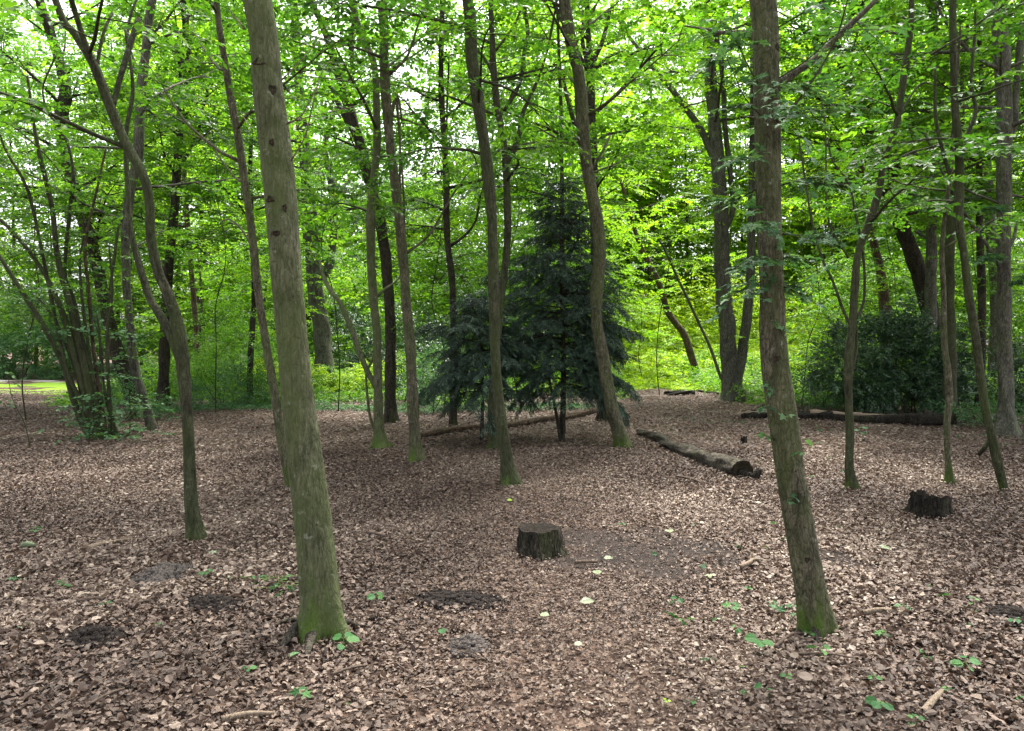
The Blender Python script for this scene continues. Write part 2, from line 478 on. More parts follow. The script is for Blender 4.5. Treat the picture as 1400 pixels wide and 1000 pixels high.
def put_leaves(mb, P, D, N, L, W, tint, tmpl=QUAD, m=0):
    """one leaf per row: foot P, direction D, normal N, length L, width W"""
    T, F = tmpl
    D = unit(D); N = unit(N - D * np.sum(N * D, -1, keepdims=True)); S = np.cross(N, D)
    V = P[:, None] + D[:, None] * (L[:, None] * T[None, :, 0])[..., None] + S[:, None] * (W[:, None] * T[None, :, 1])[..., None] + N[:, None] * (L[:, None] * T[None, :, 2])[..., None]
    n, k = len(P), len(T)
    q = (np.arange(n)[:, None, None] * k + F[None]).reshape(-1, 4)
    mb.add(V.reshape(-1, 3), q, np.repeat(tint, k), m)


def put_sprays(mb, rg, O, D, L, n, leaf, aspect=0.6, droop=0.25, tmpl=QUAD, tint=(0.5, 0.22), ntilt=0.35, up=None, m=0):
    """flat sprays of alternate leaves, one per row of O"""
    O, D, L = np.asarray(O, float), unit(np.asarray(D, float)), np.asarray(L, float)
    S = len(O)
    if S == 0: return
    N = np.tile([0, 0, 1.0], (S, 1)) if up is None else np.asarray(up, float)
    N = unit(N + rg.normal(0, ntilt * 0.6, (S, 3)))
    N = unit(N - D * np.sum(N * D, -1, keepdims=True) + 1e-6)
    side = np.cross(N, D)
    t = (np.arange(n) + 0.5) / n
    t = np.clip(t[None] + rg.normal(0, 0.25 / n, (S, n)), 0.02, 1)
    P = O[:, None] + D[:, None] * (L[:, None] * t)[..., None]
    P[..., 2] -= droop * L[:, None] * t ** 2
    sg = np.where((np.arange(n)[None] + rg.integers(0, 2, (S, 1))) % 2 == 0, 1.0, -1.0)
    ang = (1.15 - 0.55 * t) * sg + rg.normal(0, 0.25, (S, n))
    ang[:, -1] *= 0.2
    LD = D[:, None] * np.cos(ang)[..., None] + side[:, None] * np.sin(ang)[..., None]
    LD = LD + rg.normal(0, 0.16, LD.shape); LD[..., 2] -= 0.15 + 0.3 * droop
    NN = N[:, None] + rg.normal(0, ntilt, LD.shape)
    ln = leaf * rg.uniform(0.65, 1.2, (S, n)) * (1.0 - 0.25 * np.abs(t - 0.5))
    tb = np.clip(rg.normal(tint[0], tint[1], (S, 1)) + rg.normal(0, 0.12, (S, n)), 0, 1)
    f = lambda a: a.reshape(-1, *a.shape[2:])
    put_leaves(mb, f(P), f(LD), f(NN), ln.ravel(), (ln * aspect * rg.uniform(0.85, 1.15, (S, n))).ravel(), tb.ravel(), tmpl, m)


def rot_z(v, a):
    c_, s_ = math.cos(a), math.sin(a)
    return np.array([v[0] * c_ - v[1] * s_, v[0] * s_ + v[1] * c_, v[2]])


class Sprays:
    def __init__(self):
        self.O, self.D, self.L = [], [], []

    def add(self, o, d, l):
        self.O.append(o); self.D.append(d); self.L.append(l)

    def emit(self, mb, rg, n, leaf, **kw):
        if self.O:
            put_sprays(mb, rg, np.array(self.O), np.array(self.D), np.array(self.L), n, leaf, **kw)


def branchlet(rg, S, wood, o, d, l, r, fan=4, sp=0.38, keep=None):
    """a leafy side branch: fan of sprays in its own plane"""
    d = unit(d)
    P = [o]
    dd = d.copy()
    for i in range(4):
        dd = unit(dd + rg.normal(0, 0.10, 3) + np.array([0, 0, -0.05]))
        P.append(P[-1] + dd * l / 4)
    P = np.array(P)
    if wood is not None:
        wood.tube(P, np.linspace(r, 0.0018, 5), 4, cap=False)
    sgn = 1 if rg.random() < 0.5 else -1
    for k in range(fan):
        t = 0.25 + 0.7 * (k + rg.uniform(0, 0.8)) / fan
        i = min(3, int(t * 4)); q = P[i] + (P[i + 1] - P[i]) * (t * 4 - i)
        a = sgn * rg.uniform(0.5, 1.0); sgn = -sgn
        w = rot_z(d, a); w[2] += rg.normal(-0.03, 0.12)
        S.add(q, w, sp * rg.uniform(0.7, 1.25) * (1.15 - 0.4 * t))
    S.add(P[-1], unit(P[-1] - P[-2]), sp * rg.uniform(0.7, 1.1))


def limb_path(rg, o, az, el, l, n=7, sag=0.0, lift=0.25):
    P = [np.array(o, float)]
    d = np.array([math.cos(az) * math.cos(el), math.sin(az) * math.cos(el), math.sin(el)])
    for i in range(n):
        d = unit(d + rg.normal(0, 0.09, 3) + np.array([0, 0, (lift - sag * i / n) * 0.18]))
        P.append(P[-1] + d * l / n)
    return np.array(P)


def grow(root, base, TP, TR, rg, h0, n, reach, leaf, mat, bark, fan=4, sp=0.38, gap=0.36, perspray=8, aspect=0.62, tmpl=QUAD,
         tint=(0.5, 0.22), el=(0.15, 0.8), twigs=True, extra=None, droop=0.22, low=0.55, nmax=None):
    """limbs with leafy side branches up a trunk: every limb is a part, the foliage is the crown"""
    S = Sprays(); crown = MB()
    H = TP[-1, 2] - base[2]
    az = rg.uniform(0, 6.28)
    for i in range(n):
        f = (i + rg.uniform(0, 0.9)) / n
        h = h0 + (H - h0) * f
        k = int(np.clip(np.searchsorted(TP[:, 2] - base[2], h), 1, len(TP) - 1))
        o = TP[k]; tr = TR[k]
        az += 2.4 + rg.normal(0, 0.35)
        L = reach * (low + (1 - low) * math.sin(math.pi * min(1, 0.25 + 0.75 * f))) * rg.uniform(0.7, 1.15)
        e = el[0] + (el[1] - el[0]) * f + rg.normal(0, 0.12)
        P = limb_path(rg, o, az, e, L, sag=0.9 * (1 - f))
        r0 = max(0.006, min(tr * 0.5, 0.011 * L + 0.004))
        w = MB()
        PP = catmull(P, 0.25)
        w.tube(PP, np.linspace(r0, 0.003, len(PP)), 6, bump=0.05, seed=i, cap=True)
        m_ = max(2, int(L / gap))
        sg = 1
        for j in range(m_):
            tt = 0.22 + 0.78 * (j + rg.uniform(0, 0.9)) / m_
            kk = min(len(PP) - 2, int(tt * (len(PP) - 1)))
            dd = unit(PP[kk + 1] - PP[kk]); sg = -sg
            d2 = rot_z(dd, sg * rg.uniform(0.5, 1.15)); d2[2] = d2[2] * 0.5 + rg.normal(0, 0.12)
            branchlet(rg, S, w if twigs else None, PP[kk], d2, rg.uniform(0.45, 1.0) * (0.35 + 0.35 * L) * (1.1 - 0.55 * tt), r0 * 0.4, fan, sp)
        dd = unit(PP[-1] - PP[-2])
        branchlet(rg, S, w if twigs else None, PP[-1], dd, 0.5 * (0.35 + 0.3 * L), 0.004, fan, sp)
        w.build("limb", bark, root, base)
    if extra: extra(S, rg)
    S.emit(crown, rg, perspray, leaf, aspect=aspect, tmpl=tmpl, tint=tint, droop=droop)
    if crown.v:
        crown.build("crown", mat, root, base, smooth=False)


TREES = {}


def tree(key, label, pts, H, bark, crown=None, Y=None, branches=(), sides=12, bump=0.05, flare=(3, 0.5, 0.10), step=0.12, seed=1, name="tree", cat="tree", group=None, sway=0.15, tip=0.02):
    """pts: (px, py, width px) from the foot up. Y: depth when the foot is hidden"""
    rg = np.random.default_rng(seed)
    if Y is None:
        base = on_ground(pts[0][0], pts[0][1]); Y = base[1]
        W = [at(px, py, Y) for px, py, _ in pts]
        W[0] = base
    else:
        W = [at(px, py, Y) for px, py, _ in pts]
        b = W[0].copy(); b[2] = float(gz(b[0], Y))
        if W[0][2] > b[2] + 0.05:
            if len(W) > 1:
                b[0] -= np.clip((W[1][0] - W[0][0]) / max(0.2, W[1][2] - W[0][2]), -0.5, 0.5) * (W[0][2] - b[2]) * 0.6
            W = [b] + W; pts = [(0, 0, pts[0][2])] + list(pts)
        base = W[0]
    rad = [p[2] * Y / FPX / 2 * 0.88 for p in pts]
    W = np.array(W)
    if flare: flare = (flare[0], flare[1] * 1.5, flare[2] * 1.25)
    ph = rg.uniform(0, 6.28)
    hh = W[:, 2] - base[2]
    W[:, 1] += sway * np.sin(hh * 0.55 + ph) - sway * math.sin(ph) * np.exp(-hh)
    W[0, 1] = base[1]
    # on above the frame
    top = W[-1]; d = unit(W[-1] - W[-2]); hl = base[2] + H - top[2]
    if hl > 0.3:
        n = max(2, int(hl / 1.2)); q = top.copy()
        ext = []
        for i in range(n):
            d = unit(d * np.array([0.8, 0.8, 1]) + rg.normal(0, 0.07, 3) + np.array([0, 0, 0.15]))
            q = q + d * hl / n
            ext.append(q.copy())
        W = np.vstack([W, ext])
        rad = rad + list(np.linspace(rad[-1], tip, n + 1)[1:])
    low = np.array([base + np.array([0, 0, -0.12])])
    TP = catmull(np.column_stack([np.vstack([low, W]), [rad[0] * 1.05] + rad]), step)
    TP, TR = TP[:, :3], np.maximum(TP[:, 3], 0.004)
    root = thing(name, label, cat, tuple(base), group)
    mb = MB()
    mb.tube(TP, TR, sides, bump=bump, flare=flare, seed=seed, ridge=0.016 if sides >= 16 else 0.0)
    mb.build("trunk", bark, root, base)
    for br in branches:
        dz = br[-1] if not isinstance(br[-1], tuple) else 0.0
        bp = [x for x in br if isinstance(x, tuple)]
        k0 = None
        Q = [at(px, py, Y) for px, py, _ in bp]
        Q = np.array(Q)
        # start on the trunk's axis at that height
        k = int(np.argmin(np.abs(TP[:, 2] - Q[0, 2]) + 0.5 * np.abs(TP[:, 0] - Q[0, 0])))
        Q[:, 1] = TP[k, 1] + dz * np.linspace(0, 1, len(Q)) ** 1.3
        Q[0] = TP[k] * 0.7 + Q[0] * 0.3
        qq = catmull(np.column_stack([Q, [x[2] * Y / FPX / 2 * 0.9 for x in bp]]), step)
        w = MB(); w.tube(qq[:, :3], np.maximum(qq[:, 3], 0.003), 8, bump=0.05, seed=seed + 7)
        w.build("branch", bark, root, base)
    if crown:
        c_ = dict(crown)
        leafk = c_.pop('kind', 'mid')
        grow(root, base, TP, TR, np.random.default_rng(seed + 100), mat=LEAF[leafk], bark=bark, **c_)
    TREES[key] = dict(root=root, base=base, P=TP, R=TR, Y=Y)
    return root

# ------------------------------------------------------------------ the trees of the clearing, nearest first
OVER = dict(kind='mid', h0=4.6, n=16, reach=2.8, leaf=0.12, fan=5, sp=0.45, gap=0.42, perspray=9, twigs=False)
THIN = dict(kind='mid', h0=3.0, n=17, reach=2.1, leaf=0.088, fan=5, sp=0.40, gap=0.28, perspray=10)

tree('A', "thick leaning tree with knotted mossy trunk and spreading roots, nearest on the left",
     [(441, 868, 62), (434, 790, 58), (424, 700, 55), (411, 600, 52), (399, 500, 49), (388, 380, 48), (378, 250, 47), (362, 120, 45), (349, 0, 43)],
     12, BARK['mossy'], dict(OVER), sides=40, step=0.03, bump=0.028, flare=(4, 0.42, 0.12), seed=3, sway=0.06)
tree('B', "straight grey-brown tree with small ivy leaves on its trunk, nearest on the right",
     [(1117, 866, 50), (1106, 800, 45), (1088, 700, 44), (1070, 580, 43), (1058, 480, 40), (1055, 380, 36), (1051, 250, 37), (1050, 115, 38), (1046, 0, 40)],
     12, BARK['brown'], dict(OVER), sides=36, step=0.03, bump=0.030, flare=(5, 0.30, 0.11), seed=5, sway=0.05,
     branches=[[(1062, 125, 17), (1085, 100, 11), (1115, 80, 9.5), (1150, 45, 9), (1190, 8, 8), (1240, -45, 6)],
               [(1046, 60, 8), (1024, 35, 8), (1005, 25, 6), (985, 8, 4), (960, -10, 2.5), 0.4],
               [(1060, 175, 5), (1080, 150, 4), (1100, 120, 3), (1122, 75, 2.5), (1128, 30, 2), -0.3],
               [(1046, 165, 7), (1030, 160, 4), (1020, 158, 2.5)]])
tree('C', "crooked dark tree forking low, left of the thick mossy tree",
     [(269, 740, 23.2), (260, 690, 18.5), (254, 600, 17.8), (246, 510, 19.4), (239, 450, 18.5), (224, 400, 17.0), (212, 375, 15.5), (201, 325, 14.0), (199, 270, 14.0), (190, 235, 14.7), (166, 190, 14.7), (146, 140, 14.0), (125, 85, 12.4), (101, 45, 10.8), (76, 0, 10.1)],
     9, BARK['slim'], dict(THIN, n=10, kind='maple'), sides=20, step=0.06, bump=0.05, flare=(3, 0.35, 0.1), seed=11, sway=0.08,
     branches=[[(240, 490, 17), (225, 455, 15), (205, 425, 13), (190, 405, 12), (172, 360, 11), (155, 310, 9), (146, 250, 8), (138, 200, 8), (134, 150, 7), (137, 90, 6), (120, 0, 5), 0.5],
               [(150, 148, 8), (152, 110, 8), (155, 60, 9), (160, 0, 8), 0.3], [(125, 90, 9), (118, 50, 8), (112, 0, 8), -0.2],
               [(130, 95, 5), (131, 40, 4.5), (133, 0, 4), 0.2]])
tree('K', "slender dark tree curving up in front of the spruce",
     [(698, 663, 25), (694, 640, 20), (689, 600, 17), (683, 560, 17), (677, 480, 15), (675, 400, 17), (673, 310, 16), (665, 220, 18), (655, 150, 18), (645, 80, 19), (639, 0, 18)],
     10, BARK['slim'], dict(THIN, h0=3.6), sides=18, step=0.06, flare=(3, 0.5, 0.08), seed=13, sway=0.06)
tree('G', "slender forked tree in the middle with two upright tops against the bright gap",
     [(569, 632, 22), (567, 600, 18), (564, 540, 17), (561, 480, 16), (556, 420, 15), (549, 340, 15), (540, 260, 14), (533, 200, 14), (526, 125, 15), (524, 50, 14), (522, 0, 14)],
     10, BARK['brown'], dict(THIN, h0=4.6, n=11), sides=18, step=0.07, flare=(3, 0.5, 0.08), seed=17, sway=0.06,
     branches=[[(530, 190, 9), (535, 150, 6), (543, 130, 4), (548, 160, 3)], [(556, 395, 5), (555, 430, 3), (548, 250, 3), (535, 115, 2), 0.3],
               [(560, 360, 4), (545, 260, 4), (543, 190, 3.5), (536, 120, 3), 0.4], [(559, 420, 4), (552, 370, 3), (549, 330, 3), 0.2],
               [(545, 100, 5), (555, 70, 4), (568, 20, 3), (580, -20, 2), 0.4], [(560, 348, 5), (585, 320, 3.5), (615, 265, 3), (640, 225, 2.5), (655, 205, 2), 0.5]])
tree('F', "slim greenish tree with a dead branch leaning to the left, beside the forked tree",
     [(520, 614, 22), (518, 590, 16), (517, 520, 14), (515, 450, 13), (508, 360, 13), (508, 300, 14), (512, 250, 12), (516, 185, 12), (513, 95, 10), (502, 65, 10), (492, 40, 9), (482, 0, 8)],
     9, BARK['mossy'], dict(THIN, h0=4.0, n=8), sides=16, step=0.07, flare=(3, 0.6, 0.08), seed=19, sway=0.05,
     branches=[[(515, 532, 9), (500, 505, 8), (487, 478, 9), (475, 450, 9), (456, 412, 8), (440, 395, 8), (425, 372, 6), (416, 348, 4), 0.9],
               [(517, 600, 5), (507, 575, 4), (502, 545, 4), (500, 512, 4), (508, 492, 4), (513, 470, 3), 0.1],
               [(508, 410, 5), (525, 395, 4), (535, 385, 3), (545, 370, 2.5), 0.5]])
tree('M', "tall light-barked tree leaning left beside the spruce",
     [(853, 612, 26), (846, 590, 22), (838, 565, 21), (830, 530, 20), (822, 480, 19), (816, 440, 18), (815, 400, 19), (820, 350, 20), (817, 310, 19), (807, 250, 18), (800, 210, 18), (797, 150, 20), (791, 100, 18), (780, 50, 18), (772, 0, 18)],
     11, BARK['brown'], dict(THIN, h0=4.2, kind='maple'), sides=20, step=0.06, flare=(3, 0.3, 0.08), seed=23, sway=0.06,
     branches=[[(811, 235, 4), (825, 205, 4), (832, 190, 3.5), (837, 180, 3), 0.2], [(802, 190, 5), (780, 195, 4), (755, 180, 3), (735, 165, 2), 0.3],
               [(790, 60, 5), (800, 40, 4), (815, 10, 3), -0.2]])
tree('S', "sinuous thin tree curving right, in front of the dark bush",
     [(1166, 671, 18), (1162, 640, 14), (1163, 600, 12), (1162, 540, 12), (1163, 490, 13), (1168, 440, 12), (1172, 390, 11), (1176, 345, 11), (1190, 305, 12), (1203, 265, 11), (1213, 210, 10), (1226, 175, 10), (1234, 130, 10), (1240, 80, 9), (1245, 40, 9), (1246, 0, 8)],
     7.5, BARK['slim'], dict(THIN, n=9, h0=2.8, reach=1.5), sides=16, step=0.06, flare=(3, 0.3, 0.08), seed=29, sway=0.05,
     branches=[[(1174, 440, 5), (1184, 415, 4.5), (1187, 370, 4), (1184, 330, 4), (1178, 290, 4), (1170, 245, 3.5), (1150, 215, 3), (1145, 180, 2.5), 0.2],
               [(1165, 520, 6), (1175, 480, 5), (1178, 440, 4), (1176, 400, 3), (1182, 380, 2), 0.25],
               [(1166, 450, 5), (1156, 420, 4.5), (1147, 385, 4), (1135, 350, 4), (1125, 300, 3.5), (1118, 230, 3), (1112, 160, 2), 0.4],
               [(1135, 352, 3.5), (1139, 300, 3), (1141, 240, 3), (1146, 170, 2.5), (1147, 120, 2), 0.4],
               [(1228, 165, 4), (1250, 130, 3.5), (1275, 105, 3), (1300, 102, 2), 0.3]])
tree('X', "thin pale crooked stem standing just behind the charred stump",
     [(1299, 662, 13), (1296, 625, 9), (1295, 580, 10), (1298, 545, 10), (1296, 505, 10), (1292, 470, 9), (1292, 400, 8), (1290, 340, 7), (1296, 280, 6), (1303, 230, 6), (1307, 160, 5), (1312, 90, 4), (1316, 20, 3)],
     5, BARK['brown'], dict(THIN, n=6, h0=2.4, reach=1.1), sides=12, step=0.07, flare=(3, 0.6, 0.06), seed=31, sway=0.04)
tree('W', "mossy slanting thin tree right of the charred stump",
     [(1374, 672, 12), (1366, 645, 13), (1356, 605, 13), (1346, 565, 12), (1336, 500, 12), (1330, 450, 12), (1322, 400, 12), (1316, 345, 11), (1310, 300, 12), (1312, 245, 13), (1311, 190, 11), (1307, 140, 11), (1306, 80, 10), (1306, 0, 9)],
     7, BARK['slim'], dict(THIN, n=8, h0=3.0, reach=1.4), sides=14, step=0.07, flare=None, seed=37, sway=0.05,
     branches=[[(1313, 235, 7), (1320, 195, 6), (1336, 158, 6), (1339, 140, 5), (1336, 115, 5), (1340, 75, 4.5), (1346, 40, 4), (1350, 0, 3), 0.2],
               [(1354, 600, 7), (1348, 612, 6), (1344, 624, 5), 0.1], [(1312, 265, 6), (1303, 240, 6), (1297, 200, 5), (1294, 150, 5), (1300, 80, 4), 0.3]])
tree('E', "thin plain-barked tree rising close behind the thick mossy tree",
     [(398, 668, 15), (388, 620, 14), (378, 560, 13), (366, 490, 13), (356, 430, 12), (349, 380, 12), (340, 300, 12), (327, 210, 12), (310, 110, 11), (302, 60, 10), (295, 0, 9)],
     8, BARK['brown'], dict(THIN, n=10, h0=2.7), sides=14, step=0.08, flare=(3, 0.3, 0.08), seed=41, sway=0.05,
     branches=[[(332, 250, 4), (310, 235, 3), (280, 200, 2.5), (255, 165, 2), 0.5], [(345, 340, 4), (320, 310, 3), (290, 290, 2.5), (262, 285, 2.5), 0.8]])
tree('L', "thin tree with dark foot half hidden by the spruce's left side",
     [(674, 614, 16), (673, 570, 14), (676, 500, 12), (684, 420, 11), (692, 350, 11), (694, 290, 11), (692, 240, 11), (689, 195, 10), (681, 150, 10), (675, 100, 10), (673, 50, 9), (671, 0, 8)],
     9, BARK['slim'], dict(THIN, n=10, h0=3.6, kind='maple'), sides=14, step=0.08, flare=(3, 0.3, 0.1), seed=43, sway=0.05,
     branches=[[(695, 225, 9), (708, 190, 8), (714, 155, 7), (722, 135, 6), (735, 105, 5), (748, 65, 4), (757, 20, 4), (765, -20, 3), 0.4],
               [(713, 150, 6), (711, 110, 6), (717, 65, 6), (722, 40, 6), (718, 0, 5), 0.2], [(735, 108, 4), (750, 92, 3), (765, 75, 2.5), 0.4],
               [(688, 70, 4), (702, 30, 3.5), (712, 0, 3), 0.3], [(670, 100, 4), (658, 70, 4), (645, 60, 3), 0.2]])
tree('J', "thin straight tree left of the spruce, with a bare side shoot",
     [(620, 583, 13), (620, 540, 11), (620, 470, 10), (619, 400, 10), (616, 365, 10), (611, 320, 10), (610, 250, 10), (607, 190, 9), (603, 130, 9), (603, 70, 8), (605, 0, 8)],
     9, BARK['dark'], dict(THIN, n=13, h0=3.4), sides=12, step=0.1, flare=(3, 0.3, 0.1), seed=47, sway=0.05,
     branches=[[(619, 338, 5), (635, 322, 4), (650, 300, 3.5), (655, 270, 3), (660, 250, 2), 0.3], [(604, 50, 5), (625, 35, 4), (645, 15, 3), (660, -5, 2.5), 0.3], [(612, 215, 4), (610, 150, 3), (612, 60, 2.5), 0.3]])
BIG = dict(kind='maple', h0=3.6, n=34, reach=4.2, leaf=0.13, fan=6, sp=0.62, gap=0.34, perspray=11)
tree('H', "dark double-limbed tree behind the slim greenish tree",
     [(535, 578, 20), (533, 540, 17), (533, 500, 17), (531, 420, 16), (524, 340, 17), (513, 280, 17), (503, 240, 17), (490, 190, 16), (478, 150, 15), (466, 110, 13), (454, 70, 11), (440, 30, 9), (425, 0, 8)],
     11, BARK['dark'], dict(BIG, n=14, reach=2.6, h0=3.8), sides=16, step=0.1, flare=(3, 0.4, 0.12), seed=53,
     branches=[[(485, 190, 9), (467, 152, 9), (453, 122, 8), (440, 100, 7), (425, 90, 5), 0.4], [(483, 130, 10), (482, 95, 9), (478, 55, 8), (482, 15, 6), 0.3]])
tree('A3', "slender light stem rising behind the crooked forked tree, its bark greyish",
     [(207, 588, 14), (200, 545, 13), (188, 500, 13), (182, 430, 12), (177, 375, 12), (175, 320, 13), (180, 260, 14), (187, 210, 15), (189, 125, 14), (196, 50, 13), (202, 0, 12)],
     11, BARK['grey'], dict(THIN, n=14, reach=2.4, kind='maple', leaf=0.085), sides=14, step=0.1, flare=(3, 0.3, 0.1), seed=59,
     branches=[[(190, 110, 5), (170, 60, 4), (165, 20, 4), (172, -20, 3), 0.3], [(196, 60, 5), (215, 40, 4), (235, 25, 3), 0.4]])
tree('D', "very dark upright trunk close behind the crooked forked tree",
     [(222, 559, 20), (224, 520, 16), (226, 470, 16), (231, 400, 14), (237, 340, 13), (242, 290, 13), (245, 200, 12), (248, 110, 11), (250, 50, 10), (250, 0, 9)],
     12, BARK['dark'], dict(BIG, n=20, h0=3.6, reach=3.2), sides=14, step=0.12, flare=(3, 0.4, 0.12), seed=61,
     branches=[[(250, 235, 5), (262, 200, 5), (272, 170, 4), (275, 140, 4), (280, 100, 3), 0.4], [(246, 150, 6), (258, 120, 5), (262, 70, 4), (255, 20, 3), -0.3]])
tree('A2', "stout dark leaning tree behind the many-stemmed hazel",
     [(186, 556, 28), (178, 525, 24), (165, 490, 22), (152, 440, 19), (138, 370, 18), (126, 325, 17), (112, 285, 17), (98, 240, 17), (87, 200, 16), (80, 165, 17), (86, 125, 17), (76, 80, 15), (63, 40, 14), (50, 0, 13)],
     12, BARK['dark'], dict(BIG, n=24, h0=3.4, reach=3.6), sides=16, step=0.12, flare=(3, 0.3, 0.15), seed=67)
tree('Y', "sturdy grey tree at the right edge, behind the slanting thin tree",
     [(1378, 596, 30), (1378, 560, 22), (1378, 500, 21), (1375, 440, 20), (1372, 380, 19), (1369, 320, 19), (1366, 250, 20), (1366, 180, 20), (1364, 100, 21), (1361, 40, 21), (1360, 0, 20)],
     13, BARK['grey'], dict(BIG, n=22, h0=3.8, reach=3.2), sides=20, step=0.08, flare=(4, 0.4, 0.15), seed=71,
     branches=[[(1366, 100, 8), (1350, 97, 6), (1330, 90, 5), (1315, 85, 5), (1300, 75, 5), (1285, 64, 4.5), (1268, 48, 4), (1250, 25, 3), -0.5],
               [(1372, 375, 7), (1357, 355, 6), (1335, 328, 5), (1315, 310, 5), (1290, 282, 4.5), (1275, 265, 4), (1250, 230, 3.5), (1228, 198, 3), -0.8],
               [(1368, 130, 12), (1374, 80, 12), (1377, 40, 11), (1378, 0, 10), 0.4], [(1372, 200, 10), (1382, 172, 10), (1387, 140, 9), (1396, 80, 9), (1405, 30, 8), 0.3],
               [(1376, 350, 6), (1388, 325, 5), (1400, 290, 4), 0.2]])
tree('N', "dark-topped branching tree directly behind the light-barked leaning tree",
     [(824, 560, 14), (818, 450, 13), (812, 330, 13), (811, 210, 13), (808, 120, 12), (806, 60, 9), (804, 0, 7)],
     13, BARK['dark'], dict(BIG, n=20, h0=4.2, reach=3.4), sides=14, step=0.12, seed=73, Y=15.5,
     branches=[[(809, 135, 8), (813, 80, 8), (822, 60, 7), (830, 35, 6), (838, 0, 5), 0.3], [(810, 100, 6), (830, 75, 5), (845, 65, 4), (860, 55, 3), 0.4], [(806, 100, 6), (798, 55, 6), (799, 30, 5), (800, 0, 4), 0.4],
               [(811, 205, 6), (825, 185, 5), (845, 177, 4), (865, 172, 3), 0.4], [(811, 200, 8), (790, 180, 7), (782, 150, 7), (775, 120, 6), (770, 85, 4), 0.4]])
tree('Q', "distant bowed pale trunk beyond the bright herbs, right of the spruce",
     [(938, 462, 11), (927, 445, 10), (915, 428, 10), (907, 405, 10), (900, 382, 9), (890, 362, 9), (878, 340, 8), (870, 318, 7), (862, 292, 6), (855, 270, 5)],
     9, BARK['red'], dict(kind='bright', h0=5.4, n=12, reach=2.6, leaf=0.13, fan=5, sp=0.5, gap=0.45, perspray=9), sides=12, step=0.15, seed=79, Y=27)
tree('P', "tall twin-trunked tree at the edge of the bright herbs, right of centre",
     [(1002, 548, 34), (998, 510, 26), (994, 450, 25), (988, 400, 24), (985, 340, 23), (983, 290, 22), (980, 225, 21), (977, 175, 19), (973, 110, 18), (970, 50, 16), (968, 0, 15)],
     16, BARK['grey'], dict(BIG, n=26, h0=7.0, kind='bright', leaf=0.12), sides=18, step=0.1, flare=(3, 0.5, 0.2), seed=83,
     branches=[[(1003, 540, 22), (1010, 510, 17), (1018, 465, 16), (1024, 420, 15), (1028, 370, 14), (1030, 300, 13), (1032, 220, 12), (1034, 120, 11), (1034, 40, 10), (1034, -60, 8), 0.3],
               [(979, 225, 13), (972, 210, 11), (960, 180, 10), (945, 155, 10), (925, 125, 9), (910, 105, 8), (893, 82, 7), (880, 62, 6), (865, 38, 5), (850, 12, 4), 0.8],
               [(985, 325, 8), (1000, 290, 8), (998, 240, 8), (992, 180, 8), (990, 120, 7), (985, 60, 6), (978, 0, 5), 0.4],
               [(1004, 540, 6), (985, 515, 5), (970, 475, 4.5), (955, 445, 4), (945, 425, 4), (930, 395, 4), (918, 372, 3.5), (905, 345, 3), (895, 330, 2.5), -0.5]])
tree('T', "big leaning trunk rising out of the dark bush to the upper left",
     [(1275, 470, 26), (1262, 405, 25), (1254, 375, 25), (1240, 330, 22), (1230, 300, 21), (1218, 265, 20), (1205, 225, 20), (1194, 190, 19), (1183, 155, 19), (1172, 130, 18), (1158, 95, 14), (1140, 50, 12)],
     14, BARK['dark'], dict(BIG, n=26, h0=5.0, kind='maple'), sides=18, step=0.1, seed=89, Y=20,
     branches=[[(1219, 270, 10), (1240, 170, 8), (1252, 165, 7), (1268, 185, 5), 0.5]])
tree('U', "reddish trunk glimpsed above the left half of the dark bush",
     [(1210, 440, 17), (1207, 400, 16), (1204, 370, 14), (1198, 340, 12), (1192, 310, 10), (1185, 270, 8), (1180, 220, 6)],
     10, BARK['red'], dict(BIG, n=18, h0=5.5, kind='bright', leaf=0.13), sides=14, step=0.15, seed=97, Y=24)
tree('V', "straight grey tree with leafy trunk behind the right half of the dark bush",
     [(1276, 430, 17), (1277, 400, 16), (1278, 300, 15), (1281, 200, 14), (1280, 120, 13), (1272, 40, 12), (1270, 0, 11)],
     14, BARK['grey'], dict(BIG, n=24, h0=4.0, kind='mid'), sides=14, step=0.12, seed=101, Y=19,
     branches=[[(1280, 190, 6), (1288, 140, 6), (1293, 100, 5), (1296, 60, 4), 0.3], [(1279, 180, 6), (1262, 165, 5), (1245, 155, 4), 0.4]])
tree('V2', "dark red-brown trunk just behind the thin pale crooked stem",
     [(1300, 520, 19), (1300, 470, 17), (1296, 410, 15), (1294, 340, 14), (1296, 280, 12), (1302, 250, 9), (1310, 200, 7)],
     9, BARK['slim'], dict(BIG, n=16, h0=4.5, reach=2.6, kind='maple'), sides=14, step=0.12, seed=103, Y=15.4)
tree('Z', "narrow dark trunk between the slanting thin tree and the right-edge grey tree",
     [(1337, 520, 12), (1338, 460, 12), (1339, 400, 11), (1340, 330, 11), (1342, 260, 10), (1345, 190, 8), (1348, 120, 7)],
     11, BARK['dark'], dict(BIG, n=16, h0=4.5, reach=2.6, kind='maple'), sides=12, step=0.12, seed=107, Y=17)
tree('Z2', "smooth pale grey trunk beside the right-edge grey tree, farther off",
     [(1357, 525, 19), (1357, 480, 18), (1358, 440, 17), (1357, 380, 16), (1354, 300, 15), (1352, 200, 14), (1350, 100, 13)],
     15, BARK['grey'], dict(BIG, n=20, h0=5.5, kind='bright'), sides=14, step=0.15, seed=109, Y=23)
